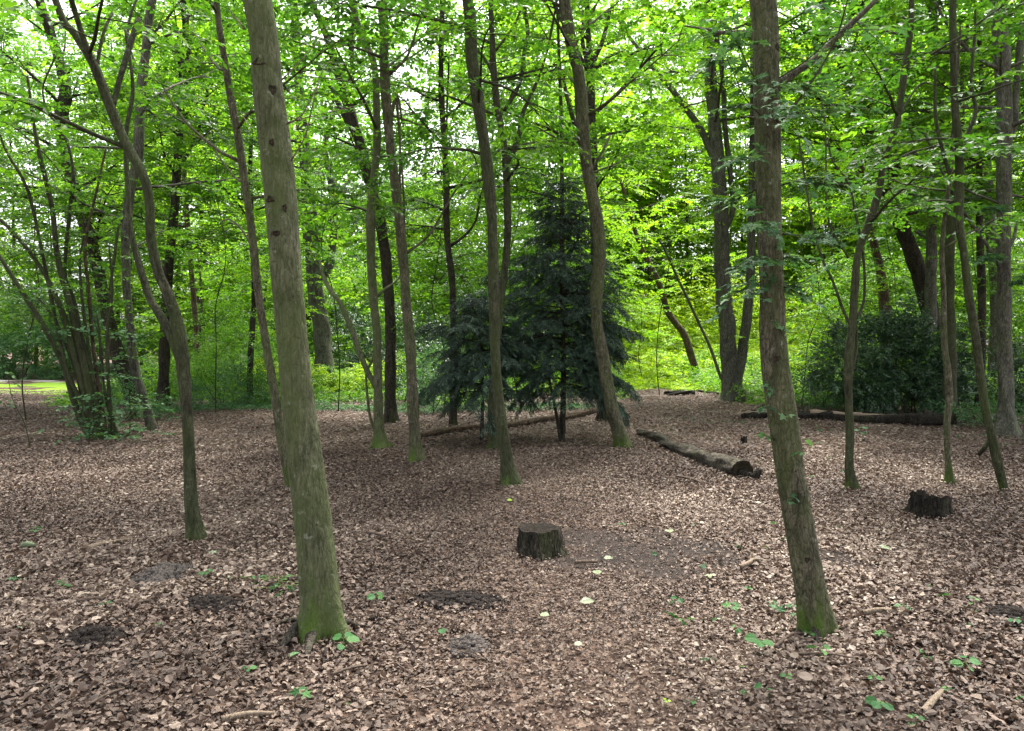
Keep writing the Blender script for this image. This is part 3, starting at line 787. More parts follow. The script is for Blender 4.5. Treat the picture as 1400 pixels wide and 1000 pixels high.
tree('I', "big old tree in the sunny herbs right of the thick mossy tree",
     [(442, 500, 29), (440, 470, 27), (437, 440, 25), (430, 400, 24), (427, 350, 23), (424, 290, 21), (421, 240, 19), (415, 180, 17), (410, 125, 15), (405, 60, 13), (400, 0, 12)],
     17, BARK['grey'], dict(BIG, n=30, h0=5.5, kind='maple'), sides=18, step=0.12, flare=(3, 0.3, 0.3), seed=113, Y=24,
     branches=[[(441, 385, 13), (448, 365, 13), (453, 335, 12), (455, 300, 11), (452, 265, 11), (447, 230, 10), (440, 200, 9), (446, 165, 8), (455, 140, 7), 0.4],
               [(455, 300, 7), (462, 265, 6), (475, 245, 4), (488, 232, 3), 0.5], [(432, 340, 7), (450, 300, 6), (470, 285, 4), (500, 281, 3), 0.5], [(428, 345, 8), (440, 318, 6), (452, 296, 5), 0.3]])
tree('I2', "slim yellowish trunk in the far green left of the thick mossy tree",
     [(268, 480, 9), (265, 440, 8), (261, 380, 8), (257, 300, 8), (254, 220, 7), (250, 150, 6)],
     12, BARK['red'], dict(BIG, n=18, h0=4.5, kind='bright', leaf=0.12), sides=10, step=0.15, seed=127, Y=26)
tree('I3', "short dark trunk glimpsed left of the thick mossy tree",
     [(342, 545, 10), (344, 500, 9), (347, 450, 9), (349, 410, 8), (346, 340, 8), (340, 250, 7)],
     10, BARK['dark'], dict(BIG, n=16, h0=3.6, reach=2.8), sides=10, step=0.12, seed=131, Y=19.5)
tree('O', "thin bare pole-like sapling above the tip of the spruce",
     [(770, 560, 7), (770, 400, 7), (769, 240, 6), (768, 160, 5.5), (765, 90, 5), (763, 40, 4), (760, 0, 3)],
     8, BARK['slim'], dict(THIN, n=9, h0=3.6, reach=1.7, kind='maple'), sides=10, step=0.12, seed=137, Y=13.5)


# ------------------------------------------------------------------ details of the two nearest trees
def trunk_face(key, px, py):
    """a spot on the near face of a trunk"""
    T = TREES[key]
    c = at(px, py, T['Y'])
    k = int(np.argmin(np.abs(T['P'][:, 2] - c[2])))
    c = at(px, py, T['P'][k, 1])
    r = T['R'][k]
    dx = np.clip((c[0] - T['P'][k, 0]) / r, -0.97, 0.97)
    n = np.array([dx, -math.sqrt(1 - dx * dx), 0.0])
    return T['P'][k] + n * r + np.array([0, 0, c[2] - T['P'][k, 2]]), n


def knot(key, px, py, w, h, seed):
    p_, n = trunk_face(key, px, py)
    TREES[key]['rk'] = float(np.median(TREES[key]['R'][20:80]))
    Y = TREES[key]['Y']; rx, rz = w * Y / FPX / 2, h * Y / FPX / 2
    rg = np.random.default_rng(seed)
    s_ = np.array([-n[1], n[0], 0]); mb = MB()
    rings, nv = [(1.25, -0.010), (1.0, 0.001), (0.78, 0.007), (0.5, 0.004), (0.22, 0.001)], 14
    ang = np.linspace(0, 6.283, nv, endpoint=False); wob_ = 1 + 0.16 * np.sin(ang * 3 + rg.uniform(0, 6)) + 0.1 * np.sin(ang * 5 + rg.uniform(0, 6))
    V = []
    for f, d in rings:
        lump = d * (1 + 0.5 * np.sin(ang * 2 + rg.uniform(0, 6)))
        V.append(p_ + s_ * (np.cos(ang) * wob_ * rx * f)[:, None] + np.array([0, 0, 1.0]) * (np.sin(ang) * wob_ * rz * f)[:, None] + n * (lump * min(1, rx / 0.03) - (np.cos(ang) * rx * f) ** 2 / (2 * TREES[key]['rk']))[:, None])
    V.append((p_ - n * 0.004)[None])
    q = []
    for i in range(len(rings) - 1):
        for j in range(nv):
            q.append((i * nv + j, i * nv + (j + 1) % nv, (i + 1) * nv + (j + 1) % nv, (i + 1) * nv + j))
    b_ = (len(rings) - 1) * nv
    for j in range(0, nv, 2):
        q.append((b_ + j, b_ + (j + 1) % nv, b_ + (j + 2) % nv, len(rings) * nv))
    mb.add(np.vstack(V), q)
    mb.build("knot", KNOT, TREES[key]['root'], TREES[key]['base'])


for i, a in enumerate([(361, 92, 18, 12), (378, 128, 11, 13), (342, 24, 8, 12), (378, 200, 7, 9), (374, 276, 14, 9), (395, 288, 6, 11), (383, 322, 14, 7), (428, 738, 6, 6)]):
    knot('A', *a, seed=200 + i)
for i, a in enumerate([(1058, 70, 9, 10), (1060, 168, 12, 10), (1055, 490, 9, 9), (1078, 640, 8, 7), (1096, 760, 7, 7)]):
    knot('B', *a, seed=240 + i)


ROOTBARK = bark_mat('dark_root_bark', (0.030, 0.026, 0.020), (0.10, 0.088, 0.07), moss_amt=0.1, lich=0.1)


def root_part(key, pix, w0, seed):
    T = TREES[key]
    P = [T['P'][3] + np.array([0, 0, 0.10])] + [on_ground(*p) for p in pix]
    r = w0 * T['Y'] / FPX / 2
    P[1] = P[1] + np.array([0, 0, r * 0.75 + 0.025])
    for i in range(2, len(P)):
        P[i] = P[i] + np.array([0, 0, r * (0.6 - 0.45 * i / len(P)) + 0.03])
    P[-1] = P[-1] - np.array([0, 0, 0.035])
    mb = MB(); Q = catmull(np.array(P), 0.03)
    mb.tube(Q, np.linspace(r * 1.25, r * 0.35, len(Q)), 14, bump=0.08, seed=seed)
    mb.build("root", ROOTBARK, T['root'], T['base'])


root_part('A', [(412, 868), (394, 884), (376, 896)], 17, 1)
root_part('A', [(428, 876), (424, 890), (418, 902)], 17, 2)
root_part('A', [(458, 868), (476, 862), (496, 861)], 16, 3)
root_part('A', [(408, 858), (385, 860), (372, 862)], 12, 4)
root_part('B', [(1132, 862), (1146, 870)], 16, 5)
root_part('B', [(1116, 876), (1120, 884)], 14, 7)
root_part('B', [(1100, 866), (1088, 874)], 16, 6)

rg = np.random.default_rng(77)
# ivy sprigs climbing the near right tree
for px, py, k in [(1050, 440, 5), (1048, 395, 4), (1066, 447, 4), (1046, 520, 4), (1052, 556, 5), (1062, 566, 3), (1056, 602, 4), (1080, 617, 3), (1082, 672, 4), (1094, 600, 2), (1058, 340, 4), (1040, 372, 3), (1064, 250, 4), (1040, 210, 5), (1062, 118, 5), (1048, 140, 5), (1038, 290, 4)]:
    p_, n = trunk_face('B', px, py)
    S_ = Sprays(); mb = MB()
    d = unit(np.array([n[0] * 0.6 + rg.normal(0, 0.4), n[1], rg.normal(0.1, 0.3)]))
    mb.tube(np.array([p_ - n * 0.01, p_ + d * 0.05, p_ + d * 0.09 + np.array([0, 0, -0.01])]), [0.003, 0.002, 0.0015], 5, m=1)
    put_sprays(mb, rg, [p_], [d], [0.10], k, 0.058, aspect=0.75, droop=0.2, tmpl=MAPLE, ntilt=0.6)
    mb.build("ivy_sprig", [LEAF['cool'], BARK['slim']], TREES['B']['root'], TREES['B']['base'], smooth=False)


def leafy_shoot(key, pix, leaf, kind, seed, dy=(-0.3, 0.3), n=5, fan=3, name="leafy_shoot"):
    """a thin shoot hung with broad leaves, growing from a trunk or branch of a tree"""
    T = TREES[key]; r_ = np.random.default_rng(seed)
    P = [at(px, py, T['Y']) for px, py in pix]
    dyy = r_.uniform(*dy)
    for i in range(len(P)):
        P[i][1] += dyy * i / max(1, len(P) - 1)
    Q = catmull(np.array(P), 0.05)
    mb = MB(); mb.tube(Q, np.linspace(0.005, 0.0018, len(Q)), 5, m=1)
    S_ = Sprays()
    for j in range(n):
        k = int((0.25 + 0.72 * (j + r_.random()) / n) * (len(Q) - 2))
        d = unit(Q[k + 1] - Q[k])
        for f in range(fan):
            w = rot_z(d, r_.uniform(-1.3, 1.3)); w[2] = w[2] * 0.3 + r_.normal(-0.05, 0.12)
            S_.add(Q[k], w, r_.uniform(0.12, 0.3))
    S_.add(Q[-1], unit(Q[-1] - Q[-2]), 0.2)
    for o_, d_, l_ in zip(S_.O, S_.D, S_.L):
        d_ = unit(d_); mb.tube(np.array([o_, o_ + d_ * l_ * .5 - [0, 0, .04 * l_], o_ + d_ * l_ - [0, 0, .15 * l_]]), [.002, .0016, .001], 4, m=1)
    S_.emit(mb, r_, 4, leaf, aspect=0.75, tmpl=MAPLE, droop=0.15, ntilt=0.3)
    mb.build(name, [LEAF[kind], BARK['slim']], T['root'], T['base'], smooth=False)


SH = [[(1060, 110), (1090, 95), (1120, 70), (1160, 62)], [(1062, 125), (1100, 118), (1135, 128)], [(1040, 120), (1015, 100), (985, 62), (962, 62)],
      [(1042, 160), (1005, 150), (975, 130)], [(1040, 215), (1010, 225), (985, 235)], [(1042, 255), (1010, 270), (990, 262)], [(1044, 300), (1015, 320), (995, 315)],
      [(1046, 345), (1020, 360), (990, 372)], [(1048, 380), (1022, 395), (1000, 410)], [(1064, 165), (1090, 160), (1125, 150)], [(1064, 255), (1095, 248), (1125, 258)],
      [(1066, 320), (1095, 330), (1120, 326)], [(1066, 390), (1085, 395), (1100, 385)], [(1060, 40), (1100, 30), (1150, 22)], [(1040, 60), (1000, 70), (965, 95)], [(1066, 350), (1085, 345), (1098, 352)],
      [(1050, 90), (1040, 150), (1046, 215)], [(1058, 140), (1066, 170), (1062, 220)]]
for i, s_ in enumerate(SH):
    leafy_shoot('B', s_, 0.068, 'cool', 400 + i, dy=(-0.5, 0.25), n=5, fan=2)
for i, s_ in enumerate([[(1366, 360), (1340, 352), (1310, 362)], [(1372, 372), (1395, 362), (1420, 368)], [(1374, 395), (1350, 385), (1325, 372)], [(1370, 300), (1345, 290), (1310, 295)], [(1370, 240), (1395, 230), (1420, 240)]]):
    leafy_shoot('Y', s_, 0.12, 'cool', 330 + i, dy=(-2.0, -0.6), n=8, fan=5)

# bare dead twigs on the thick mossy tree
def dead_twig(key, pix, w0, dy):
    T = TREES[key]
    P = np.array([at(px, py, T['Y']) for px, py in pix]); P[:, 1] += np.linspace(0, dy, len(P))
    Q = catmull(P, 0.04); mb = MB(); mb.tube(Q, np.linspace(w0, 0.0015, len(Q)), 6, bump=0.05)
    mb.build("dead_twig", TWIG, T['root'], T['base'])
dead_twig('A', [(398, 220), (412, 180), (420, 120), (428, 70), (435, 55)], 0.005, 0.3)
dead_twig('A', [(392, 170), (408, 152), (425, 105), (422, 92)], 0.005, 0.2)
dead_twig('A', [(393, 168), (420, 145), (450, 122), (475, 100)], 0.004, 0.5)
dead_twig('A', [(335, 40), (320, 22), (305, 5), (290, -20)], 0.006, 0.2)
dead_twig('A', [(345, 178), (320, 150), (300, 128)], 0.004, 0.3)
dead_twig('A', [(385, 110), (408, 60), (420, 20)], 0.004, 0.3)

# ------------------------------------------------------------------ many-stemmed hazel on the left
hz = on_ground(146, 601)
root = thing("hazel_bush", "many-stemmed hazel with bare slanting stems, at the left of the clearing", "bush", tuple(hz))
HS = [[(110, 575, 10), (85, 500, 9), (55, 445, 9), (25, 400, 8), (5, 372, 7), (-30, 320, 5), 0.2],
      [(132, 590, 12), (122, 530, 12), (112, 480, 11), (100, 420, 10), (84, 355, 9), (77, 285, 8), (62, 215, 7), (55, 170, 5), (48, 110, 4), -0.2],
      [(128, 588, 10), (114, 520, 9), (96, 440, 9), (84, 400, 8), (68, 365, 7), (40, 325, 6), (15, 300, 5), (-15, 285, 4), -0.5],
      [(140, 592, 9), (125, 520, 8), (108, 460, 8), (95, 410, 7), (82, 372, 6), (86, 290, 6), (90, 240, 5), (80, 190, 5), (62, 160, 5), (50, 148, 4), (40, 110, 3), (58, 60, 3), 0.4],
      [(145, 596, 8), (132, 540, 7), (118, 470, 6), (108, 400, 6), (98, 330, 5), (110, 250, 4), (118, 190, 3), 0.6],
      [(150, 596, 7), (146, 540, 6), (142, 480, 6), (140, 420, 5), (146, 350, 5), (150, 300, 4), 0.3],
      [(155, 598, 6), (152, 540, 5), (150, 470, 4), (160, 400, 4), (158, 340, 3), -0.2],
      [(122, 585, 8), (100, 520, 7), (70, 460, 6), (48, 430, 5), (20, 405, 4), (0, 398, 3), 0.8],
      [(160, 600, 6), (150, 570, 5), (140, 530, 4), (135, 480, 4), (128, 430, 3), 0.1],
      [(118, 560, 8), (95, 495, 6), (60, 300, 5), (52, 255, 5), (32, 210, 4), (20, 150, 3), -0.6],
      [(140, 590, 6), (128, 530, 5), (112, 440, 5), (103, 360, 4), (106, 300, 3), (70, 230, 3), (20, 180, 2.5), (-10, 160, 2), 0.3]]
r_ = np.random.default_rng(5); S_ = Sprays(); low_S = Sprays()
for i, st in enumerate(HS):
    dz, bp = st[-1], st[:-1]
    Q = np.array([at(px, py, hz[1]) for px, py, _ in bp])
    Q[:, 1] += dz * np.linspace(0, 1, len(Q)); 
    foot = np.array([hz[0] + r_.normal(0, 0.10), hz[1] + r_.normal(0, 0.10), hz[2] - 0.05])
    q = catmull(np.column_stack([np.vstack([foot, Q]), [bp[0][2] * hz[1] / FPX / 2 * .8] + [b_[2] * hz[1] / FPX / 2 * .8 for b_ in bp]]), 0.08)
    mb = MB(); mb.tube(q[:, :3], np.maximum(q[:, 3], 0.004), 9, bump=0.06, seed=i)
    for k in range(int(len(q) * 0.30), len(q) - 1, 4):
        d = unit(q[k + 1, :3] - q[k, :3]); w = np.array([r_.normal(), r_.normal(), 0.25]) 
        branchlet(r_, S_ if q[k, 2] > 1.9 else low_S, mb, q[k, :3], unit(w), r_.uniform(0.25, 0.8), 0.004, 3, 0.3)
    mb.build("stem", BARK['slim'] if i != 4 else BARK['red'], root, hz)
for k in range(130):
    a = r_.uniform(0, 6.28); rr = abs(r_.normal(0, 0.45)); o = hz + np.array([rr * math.cos(a) + 0.15, rr * math.sin(a), r_.uniform(0.05, 0.75)])
    low_S.add(o, np.array([math.cos(a), math.sin(a), r_.normal(0.1, 0.2)]), r_.uniform(0.2, 0.45))
mb = MB(); S_.emit(mb, r_, 7, 0.075, aspect=0.72, tmpl=HEX); mb.build("crown", LEAF['mid'], root, hz, smooth=False)
mb = MB(); low_S.emit(mb, r_, 6, 0.07, aspect=0.75, tmpl=ROUND); mb.build("foliage", LEAF['cool'], root, hz, smooth=False)


# ------------------------------------------------------------------ the spruce in the middle
def spruce(name, label, px, py, height, rmax, hmin, n, seed, trunk_w=0.10, second=None, skew=(0, 0), extra=()):
    r_ = np.random.default_rng(seed)
    b = on_ground(px, py)
    root = thing(name, label, "tree", tuple(b))
    zz = np.linspace(-0.1, height, 40)
    TP = np.column_stack([b[0] + 0.03 * np.sin(zz * 1.4), b[1] + 0.03 * np.cos(zz), b[2] + zz])
    mb = MB(); mb.tube(TP, np.maximum(trunk_w / 2 * (1 - zz / height * 0.95), 0.004), 12, bump=0.05, seed=seed)
    mb.build("trunk", BARK['dark'], root, b)
    if second:
        w = MB(); Q = catmull(np.array([b + np.array(p_) for p_ in second]), 0.08); w.tube(Q, np.linspace(0.03, 0.012, len(Q)), 9, bump=0.05); w.build("trunk", BARK['dark'], root, b)
    # bare dead lower twigs
    for k in range(22):
        h = r_.uniform(0.25, hmin + 0.5); a = r_.uniform(0, 6.28); L = r_.uniform(0.3, 0.9)
        P = limb_path(r_, b + np.array([0, 0, h]), a, r_.normal(-0.05, 0.2), L, 5, sag=0.4, lift=0)
        w = MB(); w.tube(P, np.linspace(0.006, 0.0015, len(P)), 5); w.build("dead_branch", TWIG, root, b)
    nd = MB()
    lead = [];
    for i in range(n + len(extra)):
        f = (i % n + r_.random()) / n
        h = hmin + (height - hmin) * f ** 0.92
        a = i * 2.399 + r_.normal(0, 0.3)
        if i >= n: h, a = extra[i - n][:2]; f = (h - hmin) / (height - hmin)
        prof = min(1.0, 2.0 * (1 - (h - hmin) / (height - hmin))) ** 0.8
        L = rmax * (0.10 + 0.90 * prof) * r_.uniform(0.62, 1.1)
        if i >= n: L = extra[i - n][2]
        L *= 1 + skew[0] * math.cos(a) * (1 if h < height * 0.55 else 0) + skew[1] * math.sin(a)
        e = 0.55 * f ** 1.5 + 0.10 + r_.normal(0, 0.1)
        P = limb_path(r_, b + np.array([0, 0, h]), a, e, L, 8, sag=2.1 * (1 - 0.7 * f), lift=0.1)
        P = catmull(P, 0.06)
        w = MB(); w.tube(P, np.linspace(0.004 + 0.010 * L / rmax, 0.002, len(P)), 6); w.build("branch", BARK['dark'], root, b)
        m_ = max(4, int(L / 0.040)); sg = 1
        O, D, LL = [], [], []
        for j in range(m_):
            t_ = 0.18 + 0.82 * (j + r_.random()) / m_
            k = min(len(P) - 2, int(t_ * (len(P) - 1))); d = unit(P[k + 1] - P[k]); sg = -sg
            s_len = (0.10 + 0.30 * L * (1 - t_)) * r_.uniform(0.7, 1.3) + 0.06
            q = P[k].copy(); dd = rot_z(d, sg * r_.uniform(0.7, 1.1)); dd[2] = dd[2] * 0.4 - 0.25 + r_.normal(0, 0.12)
            pieces = max(1, int(s_len / 0.10))
            for c_ in range(pieces):
                dd = unit(dd + np.array([0, 0, -0.13]) + r_.normal(0, 0.08, 3))
                O.append(q.copy()); D.append(dd.copy()); LL.append(s_len / pieces * 1.15); q = q + dd * s_len / pieces
                if r_.random() < 0.5:
                    d3 = rot_z(dd, r_.choice([-1, 1]) * r_.uniform(0.5, 0.9)); d3[2] -= 0.2
                    O.append(q.copy()); D.append(unit(d3)); LL.append(r_.uniform(0.07, 0.12))
        O.append(P[-1]); D.append(unit(P[-1] - P[-2])); LL.append(0.12)
        put_sprays(nd, r_, O, D, LL, 13, 0.062, aspect=0.24, droop=0.05, ntilt=0.6, tint=(0.45, 0.25))
    # leader
    put_sprays(nd, r_, [TP[-2]] * 4 + [TP[-1]], [np.array([math.cos(q_), math.sin(q_), 0.8]) for q_ in (0, 1.6, 3.1, 4.7)] + [np.array([0, 0, 1.0])], [0.16] * 4 + [0.2], 12, 0.035, aspect=0.17, tint=(0.6, 0.2))
    nd.build("needles", LEAF['needle'], root, b, smooth=False)
    return b


sp_b = spruce("spruce_tree", "dark green young spruce with drooping branches, in the middle of the clearing", 768, 604, 4.30, 1.18, 0.85, 92, 7,
              trunk_w=0.11, second=[(-0.02, -0.05, -0.05), (-0.10, -0.06, 0.5), (-0.2, -0.02, 1.0), (-0.26, 0, 1.5)], skew=(0.05, 0.32), extra=[(0.95 + 0.11 * k, 0.5 * math.sin(k * 2.3) - 0.2, 0.95 + 0.3 * math.sin(k * 1.7) ** 2) for k in range(14)])
spruce("spruce_tree", "low spreading spruce with blue-green boughs, left of the taller spruce", 658, 603, 2.4, 1.10, 0.75, 54, 8, trunk_w=0.07, skew=(-0.05, 0))


# ------------------------------------------------------------------ bushes
def bush(name, label, loc, lobes, leaf, kind, n_spr, seed, per=7, aspect=0.5, tmpl=HEX, stems=9, sp=(0.15, 0.35), tint=(0.42, 0.22), bark='dark', hollow=0.45, cat="bush"):
    """lobes: (dx, dy, dz, rx, ry, rz) ellipsoids of foliage over upright stems"""
    r_ = np.random.default_rng(seed)
    b = np.array([loc[0], loc[1], float(gz(loc[0], loc[1]))])
    root = thing(name, label, cat, tuple(b))
    for k in range(stems):
        l_ = lobes[k % len(lobes)]
        e_ = b + np.array([l_[0] + r_.normal(0, 0.4) * l_[3], l_[1] + r_.normal(0, 0.4) * l_[4], l_[2] + r_.uniform(0, 0.6) * l_[5]])
        s_ = b + np.array([l_[0] * 0.6 + r_.normal(0, 0.15), l_[1] * 0.6 + r_.normal(0, 0.15), -0.05])
        P = catmull(np.array([s_, s_ * 0.5 + e_ * 0.5 + r_.normal(0, 0.1, 3), e_]), 0.15)
        w = MB(); w.tube(P, np.linspace(r_.uniform(0.012, 0.024), 0.005, len(P)), 7, bump=0.05, seed=k); w.build("stem", BARK[bark], root, b)
    mb = MB(); O, D = [], []
    wt_ = np.array([l_[3] * l_[4] + l_[5] * (l_[3] + l_[4]) for l_ in lobes]); wt_ /= wt_.sum()
    # clumps on each lobe, sprays in each clump: gaps stay between them
    for l_, f in zip(lobes, wt_):
        nc = max(6, int(n_spr * f / 16))
        u = unit(r_.normal(0, 1, (nc, 3))); rad = r_.uniform(hollow, 1.08, nc)[:, None]
        C_ = b + np.array(l_[:3]) + u * rad * np.array(l_[3:])
        for c_, uu in zip(C_, u):
            if c_[2] < b[2] + 0.03: continue
            k = r_.integers(9, 22)
            o = c_ + r_.normal(0, 0.13, (k, 3)) * np.array([1, 1, 0.7])
            o[:, 2] = np.maximum(o[:, 2], b[2] + 0.03)
            O.append(o); D.append(unit(uu + np.array([0, 0, 0.15]) + r_.normal(0, 0.55, (k, 3))))
    O, D = np.vstack(O), np.vstack(D)
    put_sprays(mb, r_, O, D, r_.uniform(*sp, len(O)), per, leaf, aspect=aspect, tmpl=tmpl, droop=0.2, tint=tint, ntilt=0.45)
    mb.build("foliage", LEAF[kind], root, b, smooth=False)
    return root


g1 = at(1222, 560, 16.8)
bush("evergreen_bush", "wide dark evergreen bush behind the long dark log", (g1[0], 16.8),
     [(-1.1, 0, 0.95, 0.75, 0.8, 0.95), (-0.2, 0.3, 1.45, 0.85, 0.8, 1.05), (0.8, 0.2, 1.4, 0.85, 0.8, 1.2), (1.35, 0.2, 0.85, 0.55, 0.7, 0.9), (0.3, -0.3, 0.55, 1.5, 0.6, 0.55)], 0.075, 'holly', 5600, 21, per=9, stems=16, hollow=0.35, tint=(0.55, 0.25))
g1 = at(1395, 570, 17.5)
bush("evergreen_bush", "shadowy low bush at the right edge behind the sturdy grey tree", (g1[0], 17.5), [(0, 0, 0.7, 0.9, 0.7, 0.8)], 0.07, 'holly', 1500, 22)
g1 = at(30, 530, 33)
bush("laurel_bush", "big bluish-green bush beyond the lawn, at the left edge of the wood", (g1[0] - 1.5, 33.5),
     [(-1.2, 0, 1.6, 2.2, 1.4, 1.9), (1.6, 0.3, 1.7, 1.8, 1.4, 2.1)], 0.17, 'cool', 1500, 23, sp=(0.3, 0.7), tint=(0.55, 0.25))
bush("laurel_bush", "dark glossy bush beyond the lawn, behind the hazel stems", (g1[0] + 3.2, 33.0),
     [(0, 0, 1.2, 1.9, 1.2, 1.7), (1.5, 0.5, 0.9, 1.3, 1, 1.2)], 0.15, 'cool', 900, 24, sp=(0.3, 0.6), tint=(0.6, 0.25))
for i, (px, Y, w, h, kind, lab) in enumerate([
        (300, 18.6, 1.0, 1.15, 'cool', "loose low bush at the edge of the leaves, right of the very dark trunk"),
        (372, 19.0, 0.9, 1.0, 'mid', "scrubby bush glimpsed on both sides of the thin plain-barked tree"),
        (262, 21.5, 1.1, 1.7, 'maple', "light leafy bush behind the loose low bush and crooked tree"),
        (600, 17.6, 0.8, 1.5, 'cool', "bluish bush behind the thin straight tree left of the spruce"),
        (560, 19.5, 0.7, 2.6, 'holly', "tall dim bush between the forked tree and the thin straight tree"),
        (478, 26.0, 1.1, 2.9, 'holly', "dark bush beside the big old tree with the hole"),
        (330, 24.0, 1.6, 2.6, 'maple', "tall sunny thicket bush left of the thick mossy tree"),
        (1110, 18.0, 0.7, 0.7, 'cool', "small bluish bush where the long dark log's bright end lies"),
        (170, 15.2, 0.5, 0.7, 'cool', "small leafy bush at the foot of the slender light stem"),
        (1340, 14.6, 0.6, 0.35, 'cool', "ankle-high leafy bush between the slanting tree and the grey tree")]):
    g1 = at(px, 560, Y)
    bush("woodland_bush", lab, (g1[0], Y), [(0, 0, h * 0.5, w, 0.7, h * 0.55), (w * 0.6, 0.2, h * 0.35, w * 0.6, 0.6, h * 0.4)], 0.065 if kind != 'holly' else 0.075, kind, int(500 * w * h) + 160, 40 + i, aspect=0.6, tmpl=QUAD, stems=6, sp=(0.2, 0.45), tint=(0.5, 0.25), bark='slim')


# ------------------------------------------------------------------ saplings that fill the middle height
def sapling(label, px, Y, H, n, reach, leaf, kind, seed, h0=0.8, lean=0.0, w=0.03):
    r_ = np.random.default_rng(seed)
    g = at(px, 500, Y); b = np.array([g[0], Y, float(gz(g[0], Y))])
    root = thing("sapling", label, "sapling", tuple(b))
    z = np.linspace(-0.05, H, 9)
    P = np.column_stack([b[0] + lean * z + 0.16 * np.sin(z * 1.1 + seed) + 0.07 * np.sin(z * 2.7 + seed * 3), b[1] + 0.1 * np.sin(z * 0.9 + seed * 2), b[2] + z])
    TP = catmull(P, 0.15); TR = np.linspace(w / 2, 0.006, len(TP))
    mb = MB(); mb.tube(TP, TR, 8, bump=0.05, seed=seed); mb.build("trunk", BARK['slim'], root, b)
    grow(root, b, TP, TR, r_, h0, n, reach, leaf, LEAF[kind], BARK['slim'], fan=4, sp=0.36, gap=0.3, perspray=8, el=(0.1, 0.7), droop=0.25)


SAP = [("leafy sapling between the very dark trunk and the thin plain-barked tree", 300, 16.5, 6.5, 20, 1.7, .08, 'maple', .9),
       ("spreading sapling behind the hazel, in the top left of the wood", 40, 15.0, 7.0, 22, 2.2, .085, 'maple', 1.6),
       ("sapling with layered leaves left of the hazel", -20, 12.0, 6.0, 18, 1.9, .08, 'mid', 1.8),
       ("tall sapling whose leaves show between the thick mossy tree and the dark double-limbed tree", 455, 17.0, 7.5, 22, 1.9, .085, 'mid', 3.0),
       ("dim layered sapling between the forked tree and the spruce", 600, 16.0, 6.8, 24, 1.8, .08, 'mid', 1.6),
       ("sapling behind the slender dark tree and the spruce top", 705, 17.5, 7.5, 24, 2.0, .085, 'mid', 2.2),
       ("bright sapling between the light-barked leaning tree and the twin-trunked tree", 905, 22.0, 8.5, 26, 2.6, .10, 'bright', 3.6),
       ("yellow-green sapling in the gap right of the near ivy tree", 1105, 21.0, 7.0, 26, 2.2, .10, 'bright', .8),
       ("sapling with drooping leaves above the dark bush", 1225, 22.5, 7.5, 24, 2.0, .085, 'maple', 3.0),
       ("sapling at the right edge behind the sturdy grey tree", 1420, 16.0, 7.0, 20, 1.9, .085, 'maple', 1.2),
       ("sapling half hidden behind the stout dark leaning tree", 130, 19.0, 7.5, 24, 2.3, .09, 'maple', 1.5),
       ("thin sapling in front of the big old tree with the hole", 395, 21.0, 6.5, 20, 1.8, .09, 'bright', 1.8),
       ("slight sapling left of the twin-trunked tree in the bright herbs", 880, 27.0, 4.0, 16, 1.7, .11, 'bright', .5),
       ("leafy sapling between the narrow dark trunk and the leaning big trunk", 1318, 21.5, 8.0, 24, 2.0, .09, 'mid', 2.8)]
for i, (lab, px, Y, H, n, rc, lf, kd, h0) in enumerate(SAP):
    sapling(lab, px, Y, H, n, rc, lf, kd, 500 + i, h0=h0, lean=0.03 * math.sin(i * 2.1))

# thin bare sapling at the left edge
b = on_ground(42, 612); root = thing("sapling", "spindly sapling with few leaves at the left edge, before the lawn", "sapling", tuple(b))
P = catmull(np.array([b - [0, 0, .05], at(34, 580, b[1]), at(18, 548, b[1]), at(12, 520, b[1]), at(8, 495, b[1])]), 0.05)
mb = MB(); mb.tube(P, np.linspace(0.010, 0.003, len(P)), 7); mb.build("stem", BARK['slim'], root, b)
mb = MB(); r_ = np.random.default_rng(4); put_sprays(mb, r_, P[-14::2], r_.normal(0, 1, (7, 3)) * [1, 1, .2], np.full(7, 0.25), 5, 0.07, aspect=.7, tmpl=ROUND); mb.build("foliage", LEAF['cool'], root, b, smooth=False)


# ------------------------------------------------------------------ undergrowth, herbs and the far wood: masses
def herbs(name, label, n, fx, fy, fh, leaf, kind, seed, per=6, tint=(0.5, 0.22), sp=(0.12, 0.3), density=None, aspect=0.6):
    r_ = np.random.default_rng(seed)
    x, y = fx(r_, n), fy(r_, n)
    x, y = np.broadcast_arrays(x, y)
    if density is not None:
        k = r_.random(len(x)) < density(x, y); x, y = x[k], y[k]
    h = fh(r_, x, y)
    z = gz(x, y) + h * np.sqrt(r_.uniform(0.02, 1, len(x)))
    O = np.column_stack([x, y, z]); D = r_.normal(0, 1, (len(x), 3)) * [1, 1, 0.35]
    mb = MB(); put_sprays(mb, r_, O, D, r_.uniform(*sp, len(x)), per, leaf, aspect=aspect, tint=tint, ntilt=0.35, droop=0.25)
    return tag(mb.build(name, LEAF[kind], smooth=False), label, None, kind="stuff")


